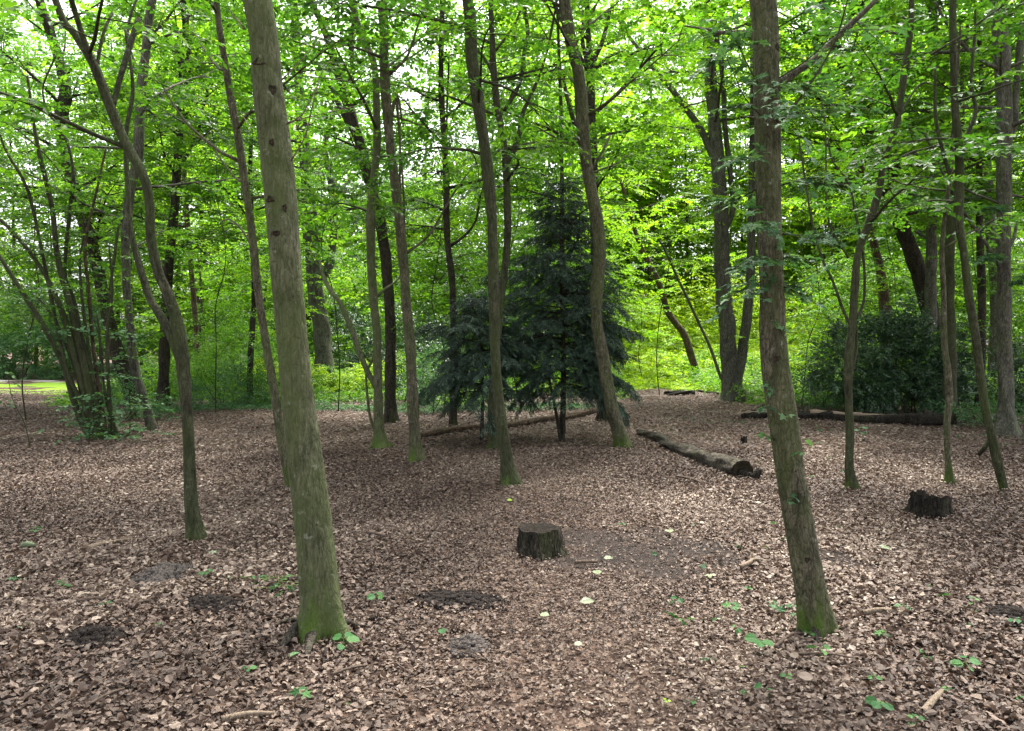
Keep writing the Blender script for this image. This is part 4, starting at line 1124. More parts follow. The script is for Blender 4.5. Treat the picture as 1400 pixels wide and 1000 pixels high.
clump = lambda x, y, s: 0.5 + 0.5 * np.sin(x * s + 1.3 * np.sin(y * s * 0.8)) * np.sin(y * s * 1.1 + 0.7 * np.sin(x * s * 1.3))
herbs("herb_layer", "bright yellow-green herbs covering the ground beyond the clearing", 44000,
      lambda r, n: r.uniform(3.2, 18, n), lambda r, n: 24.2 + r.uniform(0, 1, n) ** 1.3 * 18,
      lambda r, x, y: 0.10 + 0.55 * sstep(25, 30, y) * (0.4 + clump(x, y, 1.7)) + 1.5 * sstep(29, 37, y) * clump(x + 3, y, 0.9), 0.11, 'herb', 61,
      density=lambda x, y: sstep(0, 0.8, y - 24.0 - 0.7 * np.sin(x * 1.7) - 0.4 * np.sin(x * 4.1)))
herbs("herb_layer", "green herbs and brambles under the trees left of centre", 22000,
      lambda r, n: r.uniform(-12.5, 3.4, n), lambda r, n: 18.5 + r.uniform(0, 1, n) ** 1.2 * 14,
      lambda r, x, y: 0.12 + 0.9 * sstep(19, 25, y) * (0.3 + clump(x, y, 1.4)) + 0.6 * sstep(24, 32, y) * clump(x, y, 0.8), 0.095, 'maple', 62, tint=(0.6, 0.28),
      density=lambda x, y: sstep(0, 1.0, y - 19.0 - 0.8 * np.sin(x * 1.3) - 2.0 * sstep(-3, 1, x) ))
herbs("herb_layer", "sunlit herbs around the old tree left of centre", 7000,
      lambda r, n: r.uniform(-8.2, -3.6, n), lambda r, n: r.uniform(21.5, 28, n),
      lambda r, x, y: 0.25 + 0.9 * clump(x, y, 1.6), 0.10, 'herb', 65, tint=(0.45, 0.25))
herbs("herb_layer", "low green plants behind the dark bush on the right", 12000,
      lambda r, n: r.uniform(6, 22, n), lambda r, n: 18.5 + r.uniform(0, 1, n) * 12,
      lambda r, x, y: 0.15 + 0.8 * clump(x, y, 1.5) * sstep(18, 22, y), 0.095, 'maple', 63, tint=(0.6, 0.25))
herbs("ivy_groundcover", "dark ivy leaves along the far edge of the leaf litter", 2600,
      lambda r, n: r.uniform(-9, 2, n), lambda r, n: 17.2 + np.abs(r.normal(0, 0.8, n)),
      lambda r, x, y: 0.05 + 0.10 * clump(x, y, 3), 0.06, 'cool', 64, tint=(0.4, 0.3))

herbs("ground_sprigs", "sparse small green sprigs among the leaves on the right", 420,
      lambda r, n: r.uniform(3.2, 9.5, n), lambda r, n: r.uniform(8.5, 15.5, n), lambda r, x, y: 0.07 + 0 * x, 0.055, 'cool', 66, per=3, sp=(0.05, 0.12),
      density=lambda x, y: sstep(0.62, 0.9, clump(x, y, 1.1)))
herbs("ground_sprigs", "sparse small green sprigs around the near ivy tree", 110,
      lambda r, n: r.uniform(0.7, 3.2, n), lambda r, n: r.uniform(3.1, 6.5, n), lambda r, x, y: 0.06 + 0 * x, 0.05, 'seedling', 68, per=3, sp=(0.03, 0.08), aspect=0.7,
      density=lambda x, y: sstep(0.35, 0.9, clump(x, y, 3.1)))
herbs("ground_sprigs", "sparse small green sprigs among the leaves on the left", 160,
      lambda r, n: r.uniform(-9, -2, n), lambda r, n: r.uniform(4.5, 12, n), lambda r, x, y: 0.06 + 0 * x, 0.045, 'seedling', 67, per=3, sp=(0.04, 0.1),
      density=lambda x, y: sstep(0.7, 0.95, clump(x, y, 1.4)))

r_ = np.random.default_rng(91)
GAPS = [(-0.185, 0.055, 0.45), (0.0, 0.03, 0.9), (0.31, 0.03, 0.8), (0.56, 0.04, 0.74), (0.12, 0.04, 0.72)]


def wood_mass(name, label, n, y0, y1, topf, nc, k, leaf, kind, h0, spread, trunks, per=9, tint=(0.5, 0.2), clear=41, xr=(-0.8, 0.8)):
    fw = MB(); O, D, Lq = [], [], []
    for i in range(n):
        y = r_.uniform(y0, y1); x = r_.uniform(*xr) * y
        if y < clear and (0.13 < x / y < 0.43 or (x / y < -0.48 and y < clear - 5)): continue
        top = topf(x)
        for cx_, wdt, cut in GAPS:
            if abs(x / y - cx_) < wdt: top *= cut
        gzb = float(gz(x, y))
        if r_.random() < trunks:
            tr = np.array([[x, y, gzb - .2], [x + r_.normal(0, .3), y, gzb + top * .5], [x + r_.normal(0, .6), y, gzb + top * .95]])
            q = catmull(tr, 1.0); fw.tube(q, np.linspace(r_.uniform(.07, .17), .02, len(q)), 7, m=1)
        for c_ in range(nc):
            h = h0 + (top - h0) * ((c_ + r_.random()) / nc)
            rr = spread * (0.35 + 0.65 * math.sin(math.pi * min(1, 0.18 + 0.8 * h / top))) * math.sqrt(r_.random())
            an = r_.uniform(0, 6.28)
            c0 = np.array([x + rr * math.cos(an), y + rr * math.sin(an), gzb + h])
            O.append(c0 + r_.normal(0, 0.6, (k, 3)) * [1, 1, .35]); D.append(unit(np.array([math.cos(an), math.sin(an), 0]) + r_.normal(0, .6, (k, 3)) * [1, 1, .3])); Lq.append(r_.uniform(.5, 1.2, k))
    O, D, Lq = np.vstack(O), np.vstack(D), np.concatenate(Lq)
    ok = O[:, 2] > gz(O[:, 0], O[:, 1]) + 0.1
    put_sprays(fw, r_, O[ok], D[ok], Lq[ok], per, leaf, aspect=0.62, tint=tint, droop=0.25)
    tag(fw.build(name, [LEAF[kind], BARK['far']], smooth=False), label, None, kind="stuff")


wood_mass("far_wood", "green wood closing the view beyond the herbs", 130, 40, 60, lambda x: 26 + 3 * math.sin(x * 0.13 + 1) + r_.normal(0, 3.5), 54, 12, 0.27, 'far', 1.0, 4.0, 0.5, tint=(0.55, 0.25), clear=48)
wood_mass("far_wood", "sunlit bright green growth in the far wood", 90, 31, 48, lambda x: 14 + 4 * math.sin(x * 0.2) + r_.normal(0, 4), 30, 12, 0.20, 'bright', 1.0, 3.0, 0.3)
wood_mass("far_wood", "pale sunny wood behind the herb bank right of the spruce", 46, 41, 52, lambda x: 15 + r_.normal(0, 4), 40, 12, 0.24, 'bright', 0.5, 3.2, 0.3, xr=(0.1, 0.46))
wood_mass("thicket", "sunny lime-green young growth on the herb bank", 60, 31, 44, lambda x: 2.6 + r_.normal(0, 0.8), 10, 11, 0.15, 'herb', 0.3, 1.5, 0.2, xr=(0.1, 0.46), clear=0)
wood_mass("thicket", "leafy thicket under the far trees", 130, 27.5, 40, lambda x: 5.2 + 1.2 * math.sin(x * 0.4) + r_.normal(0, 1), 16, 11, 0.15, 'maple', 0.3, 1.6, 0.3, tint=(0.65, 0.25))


# ------------------------------------------------------------------ stumps
def stump(name, label, px, py, w, h, bark, seed, ragged=0.0, slant=0.0, hollow=False):
    r_ = np.random.default_rng(seed)
    b = on_ground(px, py); s = b[1] / FPX; R0, H = w * s / 2, h * s
    root = thing(name, label, "tree stump", tuple(b))
    n = 44; ang = np.linspace(0, 2 * math.pi, n, endpoint=False)
    lob = 1 + 0.10 * np.sin(3 * ang + 1) + 0.06 * np.sin(5 * ang + 2) + 0.035 * np.sin(11 * ang) + r_.normal(0, 0.012, n)
    edge = H * (1 + slant * np.cos(ang) + ragged * (np.sin(4 * ang + seed) * 0.5 + np.sin(9 * ang) * 0.3 + r_.normal(0, 0.25, n)))
    mb = MB(); rings = []
    fs = np.linspace(0, 1, 9)
    for f in fs:
        rr = R0 * (0.86 + 0.30 * (1 - f) ** 2.2) * (1 + (lob - 1) * (0.7 + 0.9 * (1 - f))) * (1 + 0.03 * r_.normal(0, 1, n))
        rings.append(np.column_stack([b[0] + rr * np.cos(ang), b[1] + rr * np.sin(ang), b[2] - 0.05 + (edge + 0.05) * f]))
    V = np.vstack(rings); i = np.arange(8)[:, None] * n; j = np.arange(n)[None]; j2 = (j + 1) % n
    mb.add(V, np.stack([i + j, i + j2, i + n + j2, i + n + j], -1).reshape(-1, 4))
    mb.build("bark", bark, root, b)
    cb = MB(); top = rings[-1]; c0 = top.mean(0); V = [top + [0, 0, -0.001]]
    for f, dz in ((0.86, -0.010), (0.6, -0.02), (0.3, -0.03)):
        d = dz * (7 if hollow else 1)
        V.append(c0 + (top - c0) * f + np.column_stack([np.zeros(n), np.zeros(n), d + r_.normal(0, 0.006, n)]))
    V.append((c0 + [0, 0, -0.2 if hollow else -0.03])[None])
    q = []
    for k in range(3):
        for jj in range(n): q.append((k * n + jj, k * n + (jj + 1) % n, (k + 1) * n + (jj + 1) % n, (k + 1) * n + jj))
    for jj in range(0, n, 2): q.append((3 * n + jj, 3 * n + (jj + 1) % n, 3 * n + (jj + 2) % n, 4 * n))
    cb.add(np.vstack(V), q); cb.build("cut_face", CUTWOOD, root, b)
    return root


CUTWOOD = plain_noise_mat("old_cut_wood", [(0.3, (0.008, 0.007, 0.006)), (0.7, (0.034, 0.029, 0.024))], 22, 0.8, stretch=(1, 3, 1))
stump("tree_stump", "low dark stump with a flat cut top, in the middle foreground", 736, 757, 66, 36, bark_mat("old_stump_bark", (0.014, 0.012, 0.009), (0.12, 0.105, 0.08), moss_amt=0.25, lich=0.35, stretch=(22, 22, 3), crack=0.7, bump=1.0), 3, ragged=0.03)
stump("tree_stump", "charred black broken stump on the right, before the thin stems", 1273, 706, 56, 28, BARK['rot'], 8, ragged=0.16, slant=-0.12, hollow=True)
stump("tree_stump", "tiny blackened stump between the grey log and the twin-trunked tree", 1017, 607, 9, 9, BARK['rot'], 9, ragged=0.3)


# ------------------------------------------------------------------ logs and poles lying on the leaves
def log(name, label, ends, widths, bark, seed, mid=None, cut=True, rag=0.0, z=(0.85, 0.85), parts=(), cat="log", bump=0.07):
    """ends: two pixels on the ground; widths in metres"""
    p0, p1 = on_ground(*ends[0]), on_ground(*ends[1])
    p0 = p0 + [0, 0, widths[0] / 2 * z[0]]; p1 = p1 + [0, 0, widths[1] / 2 * z[1]]
    r_ = np.random.default_rng(seed)
    L = np.linalg.norm(p1 - p0); n = max(12, int(L / 0.06)); t = np.linspace(0, 1, n)
    side = unit(np.cross(p1 - p0, [0, 0, 1.0]))
    P = p0 + (p1 - p0) * t[:, None] + side * (0.03 * np.sin(t * 5 + seed) + 0.015 * np.sin(t * 13))[:, None]
    P[:, 2] += gz(P[:, 0], P[:, 1]) - (gz(p0[0], p0[1]) * (1 - t) + gz(p1[0], p1[1]) * t)
    rr = (widths[0] * (1 - t) + widths[1] * t) / 2 * (1 + 0.05 * np.sin(t * 17 + seed) + 0.04 * np.sin(t * 31))
    base = P[n // 2].copy(); base[2] = float(gz(base[0], base[1]))
    root = thing(name, label, cat, tuple(base))
    mb = MB(); mb.tube(P, rr, 36, bump=bump, seed=seed, cap=not cut, ridge=0.035); mb.build("bark", bark, root, base)
    if cut:
        for e, s_ in ((0, -1), (-1, 1)):
            d = unit(P[1] - P[0]) if e == 0 else unit(P[-1] - P[-2])
            A = unit(np.cross(d, [0, 0, 1])); B = np.cross(A, d)
            cb = MB(); V = []; m_ = 20; a_ = np.linspace(0, 6.283, m_, endpoint=False)
            for f, dep in ((1.03, -0.01), (1.0, 0.004), (0.75, -0.01 - rag * 0.4), (0.4, -0.02 - rag)):
                V.append(P[e] + d * s_ * dep + rr[e] * f * (A * np.cos(a_)[:, None] + B * np.sin(a_)[:, None]) * (1 + r_.normal(0, 0.03, (m_, 1))))
            V.append((P[e] - d * s_ * (0.02 + rag * 1.2))[None])
            q = [(k * m_ + j, k * m_ + (j + 1) % m_, (k + 1) * m_ + (j + 1) % m_, (k + 1) * m_ + j) for k in range(3) for j in range(m_)]
            q += [(3 * m_ + j, 3 * m_ + (j + 1) % m_, 3 * m_ + (j + 2) % m_, 4 * m_) for j in range(0, m_, 2)]
            cb.add(np.vstack(V), q); cb.build("cut_end", KNOT, root, base)
    return root, P, base


lr, LP, lb = log("fallen_log", "grey weathered log lying diagonally right of the spruce, dark rotten end towards the viewer", [(872, 594), (1018, 655)], (0.11, 0.225), BARK['log'], 4, rag=0.03, bump=0.10)
e1 = LP[-1]
mb = MB(); q = catmull(np.array([e1 + [-0.02, 0.05, -0.06], e1 + [0.10, -0.04, -0.07], e1 + [0.15, -0.06, -0.01], e1 + [0.17, -0.05, 0.03]]), 0.02)
mb.tube(q, np.linspace(0.075, 0.035, len(q)), 10, bump=0.12, seed=5); mb.build("rotten_splinter", BARK['rot'], lr, lb)
lr, LP, lb = log("fallen_log", "long dark rotting log lying across the right, in front of the evergreen bush", [(1014, 573), (1306, 581)], (0.17, 0.25), BARK['rot'], 6, rag=0.05)
mb = MB(); q = catmull(np.array([at(1262, 562, LP[0, 1] - .1), at(1280, 568, LP[0, 1] - .2), at(1300, 578, LP[0, 1] - .25), at(1328, 580, LP[0, 1] - .3)]), 0.05)
mb.tube(q, np.linspace(0.05, 0.025, len(q)), 9, bump=.08, seed=3); mb.build("broken_branch", BARK['log'], lr, lb)
mb = MB(); q = catmull(np.array([LP[int(len(LP) * .34)] + [0, -.02, .075], LP[int(len(LP) * .5)] + [0, -.03, .09], LP[int(len(LP) * .62)] + [0, -.02, .09], LP[int(len(LP) * .72)] + [0, 0, .08]]), 0.06)
mb.tube(q, np.linspace(0.05, 0.03, len(q)) * (1 + .2 * np.sin(np.arange(len(q)))), 8, bump=.1, seed=6); mb.build("bare_strip", PALEWOOD, lr, lb)
mb = MB(); q = catmull(np.array([LP[0] + [-.10, 0, -.01], LP[1] + [0, -.02, .045], LP[8] + [0, -.02, .05], LP[14] + [0, -.01, .06]]), 0.04)
mb.tube(q, np.linspace(0.05, 0.055, len(q)) * (1 + .15 * np.sin(np.arange(len(q)) * 1.3)), 9, bump=.1, seed=16); mb.build("pale_broken_end", PALEWOOD, lr, lb)
log("fallen_pole", "thin reddish fallen trunk lying behind the slender trees towards the spruce", [(570, 600), (832, 563)], (0.09, 0.15), BARK['red'], 11, cat="fallen trunk", bump=0.04)
log("fallen_pole", "pale fallen trunk lying far behind the spruce's trunk", [(700, 536), (826, 533)], (0.13, 0.15), PALEWOOD, 12, cat="fallen trunk", bump=0.04)
log("fallen_branch", "dark rotten branch at the near edge of the bright herbs", [(908, 541), (950, 540)], (0.12, 0.15), BARK['rot'], 13, cat="branch", bump=0.15)
log("fallen_branch", "knobbly fallen branch in the bright herbs left of the twin-trunked tree", [(955, 534), (982, 530)], (0.10, 0.09), BARK['log'], 14, cat="branch", bump=0.15)

# ------------------------------------------------------------------ heaps of soil
for (px, py, wx, wy, h, mat, lab), (cx_, cy_, rx, ry) in zip(MOUNDS, MPATCH):
    r_ = np.random.default_rng(px)
    b = np.array([cx_, cy_, float(gz(cx_, cy_))])
    n = 46; u, v = np.meshgrid(np.linspace(-1.25, 1.25, n), np.linspace(-1.25, 1.25, n))
    d = np.sqrt(u * u + v * v); th = np.arctan2(v, u)
    d = d * (1 + 0.12 * np.sin(3 * th + px) + 0.10 * np.sin(5 * th + py) + 0.05 * np.sin(9 * th))
    z = 1.0 * h * (1 - sstep(0.0, 1.05, d)) * (1 + 0.25 * np.sin(u * 7 + px) * np.sin(v * 6)) + r_.normal(0, 0.10, u.shape) * h * (d < 1) + r_.normal(0, 0.005, u.shape)
    z = np.where(d > 1.0, -0.03, z + 0.006)
    X_, Y_ = cx_ + u * rx, cy_ + v * ry
    mb = MB(); ii = (np.arange(n - 1)[:, None] * n + np.arange(n - 1)[None]).ravel()
    mb.add(np.stack([X_, Y_, gz(X_, Y_) + z], -1), np.stack([ii, ii + 1, ii + n + 1, ii + n], -1))
    nc = 280; rr_ = np.sqrt(r_.random(nc)) * 1.12; aa = r_.uniform(0, 6.28, nc)
    for k in range(nc):
        cu, cv = rr_[k] * math.cos(aa[k]), rr_[k] * math.sin(aa[k]); sz = r_.uniform(0.004, 0.016)
        cc = np.array([cx_ + cu * rx, cy_ + cv * ry, float(gz(cx_ + cu * rx, cy_ + cv * ry)) + 1.0 * h * float(1 - sstep(0, 1.05, rr_[k])) + sz * .4])
        cb = np.array([(x_, y_, z_) for z_ in (-1, 1) for y_ in (-1, 1) for x_ in (-1, 1)]) * sz * r_.uniform(.6, 1.2, (8, 3))
        mb.add(cc + cb, [(0, 2, 3, 1), (4, 5, 7, 6), (0, 1, 5, 4), (2, 6, 7, 3), (0, 4, 6, 2), (1, 3, 7, 5)])
    o = mb.build("soil_mound", mat, origin=b); o.location = b
    tag(o, lab, "soil mound")

# ------------------------------------------------------------------ seedlings
def seedling(label, px, py, w, nl, seed, tmpl=ROUND, kind='seedling', tall=0.5, aspect=0.85, flat=0.25):
    """w: spread in pixels"""
    r_ = np.random.default_rng(seed)
    b = on_ground(px, py + w * 0.25); s = b[1] / FPX; Wd = w * s
    root = thing("seedling", label, "seedling", tuple(b))
    H = Wd * tall
    st, fo = MB(), MB()
    top = b + np.array([r_.normal(0, 0.1) * Wd, 0, H])
    st.tube(catmull(np.array([b - [0, 0, 0.02], b * .5 + top * .5 + [0.004, 0, 0], top]), 0.02), np.linspace(0.0022, 0.0014, len(catmull(np.array([b - [0, 0, 0.02], b * .5 + top * .5 + [0.004, 0, 0], top]), 0.02))), 5)
    P, D, N, Ls = [], [], [], []
    a0 = r_.uniform(-0.4, 0.4) if nl == 2 else r_.uniform(0, 6.28)
    for k in range(nl):
        a = a0 + k * 6.283 / nl + r_.normal(0, 0.25)
        d = np.array([math.cos(a), math.sin(a), 0.15])
        o = top - np.array([0, 0, H * 0.5 * (k // 3) / max(1, nl / 3)])
        ll = Wd * (0.34 if nl > 1 else 0.7) * r_.uniform(0.8, 1.15)
        p_ = o + d * Wd * 0.10
        st.tube(np.array([o, (o + p_) / 2 + [0, 0, .003], p_]), [0.0014, 0.0012, 0.001], 4)
        P.append(p_); D.append(d + [0, 0, -0.25]); N.append([0, -0.45, 1] + r_.normal(0, flat, 3)); Ls.append(ll)
    Ls = np.array(Ls)
    put_leaves(fo, np.array(P), np.array(D), np.array(N), Ls, Ls * aspect, np.clip(r_.normal(.5, .2, nl), 0, 1), tmpl)
    st.build("stem", STEMGREEN, root, b); fo.build("foliage", LEAF[kind], root, b, smooth=False)


STEMGREEN = plain_noise_mat("green_stem", [(0.3, (0.06, 0.10, 0.03)), (0.7, (0.14, 0.16, 0.06))], 30, 0.1)
SEED = [("two-leaved seedling with round leaves against the foot of the thick mossy tree", 433, 852, 42, 2, ROUND, 'seedling', .6),
        ("three-leaved seedling on the leaves just right of the mossy tree's foot", 467, 880, 46, 4, ROUND, 'seedling', .4),
        ("small plant with two leaves to the right of the thick mossy tree, above its moss", 519, 819, 34, 3, ROUND, 'seedling', .4),
        ("dark single-leaf seedling between the mossy tree and the grey lump of earth", 603, 866, 20, 1, ROUND, 'seedling', .6),
        ("broad-leaved seedling near the bottom edge, below the thick mossy tree", 414, 952, 46, 3, MAPLE, 'seedling', .4),
        ("single round-leaved seedling right of the broad-leaved one near the bottom", 476, 967, 16, 2, ROUND, 'seedling', .5),
        ("bright little seedling left of the mossy tree's spreading root", 338, 920, 26, 3, ROUND, 'seedling', .5),
        ("fresh green seedling between the grey earth mound and the crooked forked tree's foot", 281, 786, 28, 4, ROUND, 'seedling', .4),
        ("small green tuft on the far left of the leaves, past the white wood chip", 47, 727, 20, 5, HEX, 'seedling', .5),
        ("tiny green plant right of the blackish heap of soil", 216, 857, 14, 2, ROUND, 'seedling', .5),
        ("flat green plant at the left edge level with the blackish heap of soil", 32, 854, 24, 3, MAPLE, 'seedling', .25),
        ("pale trampled plant near the left edge, below the white wood chip", 22, 790, 26, 4, MAPLE, 'cool', .25),
        ("pale little plant between the barked stick and the grey earth mound", 148, 825, 24, 4, MAPLE, 'cool', .25),
        ("grassy tuft left of the grey earth mound", 92, 806, 18, 5, HEX, 'seedling', .7),
        ("seedling with two flat leaves left of the near ivy tree", 1000, 834, 38, 3, MAPLE, 'seedling', .4),
        ("bluish leafy seedling close to the left of the near ivy tree's foot", 1058, 832, 40, 4, MAPLE, 'cool', .4),
        ("upright pale seedling touching the left of the near ivy tree's foot", 1082, 846, 26, 4, MAPLE, 'cool', .9),
        ("trailing seedling with several leaves below left of the near ivy tree", 1036, 886, 48, 5, ROUND, 'seedling', .5),
        ("seedling with the biggest arching leaf, directly below the near ivy tree", 1118, 898, 46, 3, HEX, 'seedling', .5),
        ("small seedling at the front foot of the near ivy tree", 1102, 872, 20, 3, ROUND, 'seedling', .6),
        ("slim seedling below the trailing one, near the bottom right", 1079, 932, 24, 3, ROUND, 'seedling', .6),
        ("seedling with toothed leaves right of the near ivy tree", 1202, 868, 30, 4, MAPLE, 'seedling', .35),
        ("dark-leaved seedling near the bottom, right of the near ivy tree", 1191, 932, 30, 3, HEX, 'seedling', .5),
        ("bushy seedling at the bottom right, below the dark-leaved one", 1204, 968, 42, 6, ROUND, 'seedling', .45),
        ("cluster-leaved seedling farthest right near the bottom corner", 1324, 912, 42, 6, ROUND, 'seedling', .5),
        ("upright green seedling before the dark scrape at the right edge", 1331, 829, 20, 4, HEX, 'seedling', .8),
        ("low seedling with pale leaves beside the short horizontal stick on the right", 1240, 831, 30, 3, HEX, 'cool', .3),
        ("round-leaved seedling cut by the right edge near the bottom", 1394, 960, 22, 3, ROUND, 'seedling', .5),
        ("small dark seedling beside the thick slanting stick at the bottom right", 1294, 947, 20, 3, ROUND, 'seedling', .5),
        ("leafy seedling cut by the bottom edge on the right", 1252, 988, 30, 4, ROUND, 'seedling', .5),
        ("slight seedling standing alone in the bottom middle", 908, 966, 16, 3, ROUND, 'herb', .8),
        ("pale green plant at the foot of the sinuous thin tree", 1176, 597, 22, 8, ROUND, 'cool', .8)]
for i, (lab, px, py, w, nl, tm, kd, tall) in enumerate(SEED):
    seedling(lab, px, py, w, nl, 700 + i, tm, kd, tall, flat=0.3)

# a pulled-up plant lying limp beside the mossy tree
b = on_ground(374, 800); root = thing("uprooted_plant", "pulled-up pale green plant lying limp left of the thick mossy tree", "plant", tuple(b)); r_ = np.random.default_rng(6)
st, fo = MB(), MB(); sx = b[1] / FPX
for k in range(7):
    q = catmull(np.array([b + [r_.normal(0, .05), r_.normal(0, .04), .03], b + [r_.normal(0, .12), r_.normal(0, .06), .05], b + [r_.uniform(-.16, .16), r_.normal(0, .08), .03]]), .02)
    st.tube(q, np.linspace(.003, .002, len(q)), 5)
    put_sprays(fo, r_, [q[len(q) // 2], q[-1]], [q[-1] - q[0], q[-1] - q[-2]], [.12, .1], 4, .065, aspect=.42, tmpl=HEX, droop=.3, ntilt=.7)
st.build("stem", STEMGREEN, root, b); fo.build("foliage", LEAF['cool'], root, b, smooth=False)

# ------------------------------------------------------------------ single fallen leaves, sticks, chips
for i, (lab, px, py, w, kd, tm) in enumerate([
        ("pale green leaf lying below the centre stump", 802, 832, 24, 'pale', HEX), ("pale leaf lying on the bare earth left of the near ivy tree", 970, 796, 22, 'pale', MAPLE),
        ("whitish-green leaf lying right of the near ivy tree, level with the bare earth", 1209, 755, 24, 'pale', MAPLE), ("yellow leaf lying far in front of the slender dark tree", 697, 690, 10, 'bright', ROUND),
        ("pale leaf right of the centre stump, lower of two", 816, 791, 22, 'pale', HEX), ("narrow yellowish leaf beside the centre stump's right foot", 831, 771, 16, 'pale', HEX),
        ("white-backed leaf lying between the stump and the mossy tree, near the bottom", 744, 851, 16, 'pale', ROUND), ("small bluish-pale leaf below the thick mossy tree's foot", 403, 906, 20, 'cool', HEX),
        ("pale leaf lying just right of the crooked forked tree's foot", 290, 763, 14, 'pale', MAPLE), ("orange-brown leaf lying in the bottom left corner", 50, 957, 18, 'litter', ROUND),
        ("tan leaf standing on edge below the near ivy tree", 1086, 908, 18, 'litter', ROUND), ("big pinkish dry leaf at the bottom, right of the near ivy tree", 1102, 938, 24, 'litter', ROUND),
        ("pale leaf right of the dark scrape of soil, middle bottom", 790, 892, 14, 'pale', ROUND), ("light leaf beyond the trodden earth, left of the near ivy tree", 915, 733, 20, 'pale', HEX)]):
    r_ = np.random.default_rng(900 + i); b = on_ground(px, py); L = w * b[1] / FPX * .75; mb = MB(); a = r_.uniform(0, 6.28)
    d = np.array([math.cos(a), math.sin(a), .1])
    put_leaves(mb, (b - d * L / 2 + [0, 0, .045])[None], d[None], np.array([[r_.normal(0, .2), -.35, 1]]), np.array([L * 1.1]), np.array([L * .85]), np.array([.75]), tm)
    o = mb.build("fallen_leaf", LITTER if kd == 'litter' else LEAF[kd], origin=b, smooth=False); o.location = b
    tag(o, lab, "leaf")

for i, (lab, pix, w, mat) in enumerate([
        ("pale barkless stick lying at the bottom edge, left", [(303, 995), (340, 990), (374, 984)], 9, PALEWOOD),
        ("dark crooked stick in the bottom left corner", [(118, 976), (150, 962), (170, 950)], 5, TWIG),
        ("stick with peeling pale bark left of the grey earth mound", [(118, 756), (138, 752), (152, 746), (176, 743)], 7, PALEWOOD),
        ("thin brown stick left of the two dark soil mounds", [(178, 838), (195, 832), (208, 828)], 5, TWIG),
        ("short dark stick above the blackish heap of soil", [(105, 831), (125, 828), (142, 825)], 6, TWIG),
        ("brown stick lying below right of the thick mossy tree", [(455, 932), (478, 926), (502, 917)], 5, TWIG),
        ("short stout stick right of the near ivy tree", [(1180, 846), (1205, 844), (1238, 845)], 7, PALEWOOD),
        ("long thin stick lying across below the near ivy tree", [(1088, 903), (1130, 905), (1168, 907)], 4, TWIG),
        ("thick slanting piece of wood near the bottom right corner", [(1262, 985), (1276, 970), (1288, 953)], 11, PALEWOOD),
        ("curved stick on the leaves right of the low pale seedling", [(1290, 850), (1305, 842), (1318, 836)], 4, TWIG),
        ("forked thin stick right of the near ivy tree's foot", [(1060, 893), (1082, 878), (1110, 872)], 5, TWIG),
        ("gnarled pale root-like stick at the right end of the trodden earth", [(1012, 782), (1024, 778), (1032, 770), (1052, 774)], 6, PALEWOOD),
        ("dark twig lying beside the centre stump's right foot", [(786, 776), (802, 776), (816, 773)], 5, TWIG),
        ("brown curled twig between the mossy tree and the forked tree", [(502, 734), (515, 737), (527, 738)], 5, TWIG),
        ("thin twig lying before the tall leaning light-barked tree", [(925, 655), (945, 660), (960, 664)], 3, TWIG)]):
    P = np.array([on_ground(*p_) for p_ in pix]); s = P[0, 1] / FPX; P[:, 2] += 0.035 + 0.01 * np.sin(np.arange(len(P)) * 2.0)
    Q = catmull(P, .02); mb = MB(); b = P[len(P) // 2]
    mb.tube(Q, w * s / 2 * np.linspace(1.0, .65, len(Q)), 9, bump=.09, seed=i)
    o = mb.build("stick", mat, origin=b); o.location = b; tag(o, lab, "stick")
r_ = np.random.default_rng(31); b = on_ground(38, 753); mb = MB()
mb.tube(np.array([b + [-.05, 0, .03], b + [-.01, -.01, .05], b + [.05, 0, .04]]), [.012, .03, .018], 9, bump=.15); o = mb.build("wood_chip", LEAF['pale'], origin=b); o.location = b; tag(o, "white chip of wood on the leaves at the far left", "wood chip")

# ------------------------------------------------------------------ leaf litter and fine twigs: a mass nobody could count
LIT_T = np.array([(u, v) for u in (0, .33, .7, 1) for v in (-1, 0, 1)], float)
LIT_W = np.array([.10, .46, .40, .04])
LIT_F = np.array([(3 * i + j, 3 * i + 3 + j, 3 * i + 4 + j, 3 * i + 1 + j) for i in range(3) for j in range(2)])


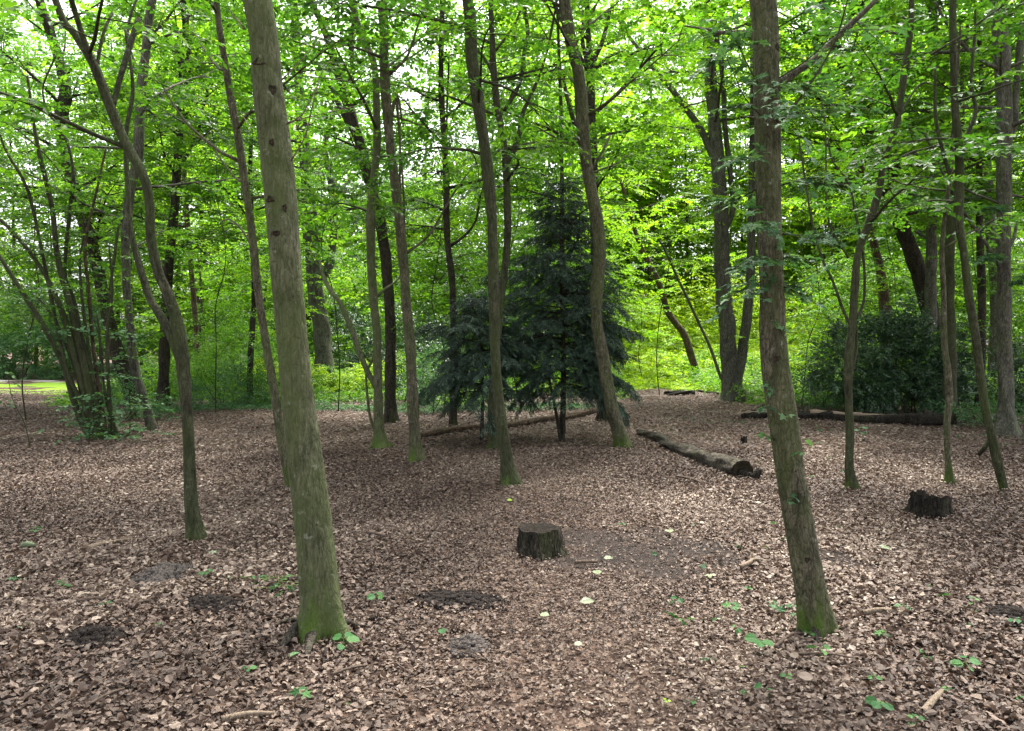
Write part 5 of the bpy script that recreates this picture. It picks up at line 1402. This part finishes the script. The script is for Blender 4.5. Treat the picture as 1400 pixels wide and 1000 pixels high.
def litter(mb, rg, n, y0, y1, size, lift, detail=True, bare=0.9, tilt=.36):
    u = rg.random(n); y = np.sqrt(y0 * y0 + u * (y1 * y1 - y0 * y0)); x = rg.uniform(-1, 1, n) * (0.74 * y + 0.6)
    keep = rg.random(n) > bareness(x, y) * bare
    for cx_, cy_, rx, ry in MPATCH:
        keep &= (((x - cx_) / rx) ** 2 + ((y - cy_) / ry) ** 2 > rg.uniform(0.75, 1.3, n)) | (rg.random(n) < 0.05)
    # trodden middle: smaller crumbs
    mid = np.exp(-((x - 0.35) / 1.1) ** 2) * sstep(13, 4, y)
    x, y, mid = x[keep], y[keep], mid[keep]; n = len(x)
    L = size * np.clip(rg.lognormal(-0.08, 0.34, n), 0.4, 1.65) * (1 - 0.45 * mid)
    a = rg.uniform(0, 6.283, n); D = np.column_stack([np.cos(a), np.sin(a), rg.normal(0, .22, n)])
    N = np.column_stack([rg.normal(0, tilt, n), rg.normal(0, tilt, n), np.ones(n)])
    P = np.column_stack([x, y, gz(x, y) + rg.random(n) ** 1.5 * lift + 0.004])
    patchy = 0.5 + 0.13 * np.sin(x * 1.3 + 1.7 * np.sin(y * .8)) + 0.08 * np.sin(x * 3.1 - y * 2.3)
    tint = np.clip(rg.beta(1.6, 1.8, n) * 1.0 + (patchy - .5) * 1.15 - 0.06 * mid, 0, 1)
    if not detail:
        put_leaves(mb, P, D, N, L, L * rg.uniform(.45, .75, n), tint, QUAD); return
    D = unit(D); N = unit(N - D * np.sum(N * D, -1, keepdims=True)); S = np.cross(N, D)
    W = L * rg.uniform(.35, .95, n); c1 = rg.normal(0.0, .5, n); c2 = rg.normal(.2, .55, n); tw = rg.normal(0, .5, n)
    uu, vv = LIT_T[:, 0], LIT_T[:, 1] * np.repeat(LIT_W, 3)
    jag = 1 + rg.normal(0, .17, (n, 12))
    w = c1[:, None] * ((uu - .5) ** 2 - .1)[None] + c2[:, None] * (np.abs(vv) ** 1.5)[None] * 1.2 + tw[:, None] * ((uu - .5) * vv)[None]
    V = P[:, None] + D[:, None] * (L[:, None] * uu[None])[..., None] + S[:, None] * (W[:, None] * vv[None] * jag)[..., None] + N[:, None] * (L[:, None] * w)[..., None]
    q = (np.arange(n)[:, None, None] * 12 + LIT_F[None]).reshape(-1, 4)
    mb.add(V.reshape(-1, 3), q, np.repeat(tint, 12))


rg = np.random.default_rng(2024)
mb = MB()
litter(mb, rg, 62000, 2.3, 5.5, 0.035, 0.035)
litter(mb, rg, 46000, 2.3, 7.5, 0.024, 0.035, bare=0.45)
litter(mb, rg, 190000, 5.5, 11, 0.032, 0.035, True, tilt=.30)
litter(mb, rg, 250000, 11, 25, 0.046, 0.04, False, tilt=.26)
tag(mb.build("leaf_litter", LITTER, smooth=False), "dry brown fallen leaves covering the woodland floor", None, kind="stuff")
mb = MB()
for k in range(1500):
    y = math.sqrt(rg.uniform(2.4 ** 2, 15 ** 2)); x = rg.uniform(-1, 1) * (.74 * y + .4); a = rg.uniform(0, 6.28); L = rg.uniform(.05, .28)
    p0 = np.array([x, y, float(gz(x, y)) + rg.uniform(.012, .045)]); d = np.array([math.cos(a), math.sin(a), 0]) * L
    mb.tube(np.array([p0, p0 + d * .5 + rg.normal(0, .07 * L, 3) * [1, 1, .4], p0 + d + [0, 0, rg.normal(0, .01)]]), np.array([1, .8, .5]) * rg.uniform(.0012, .0042), 5, tint=rg.random())
tag(mb.build("twig_litter", TWIG), "small dead twigs strewn among the fallen leaves", None, kind="stuff")
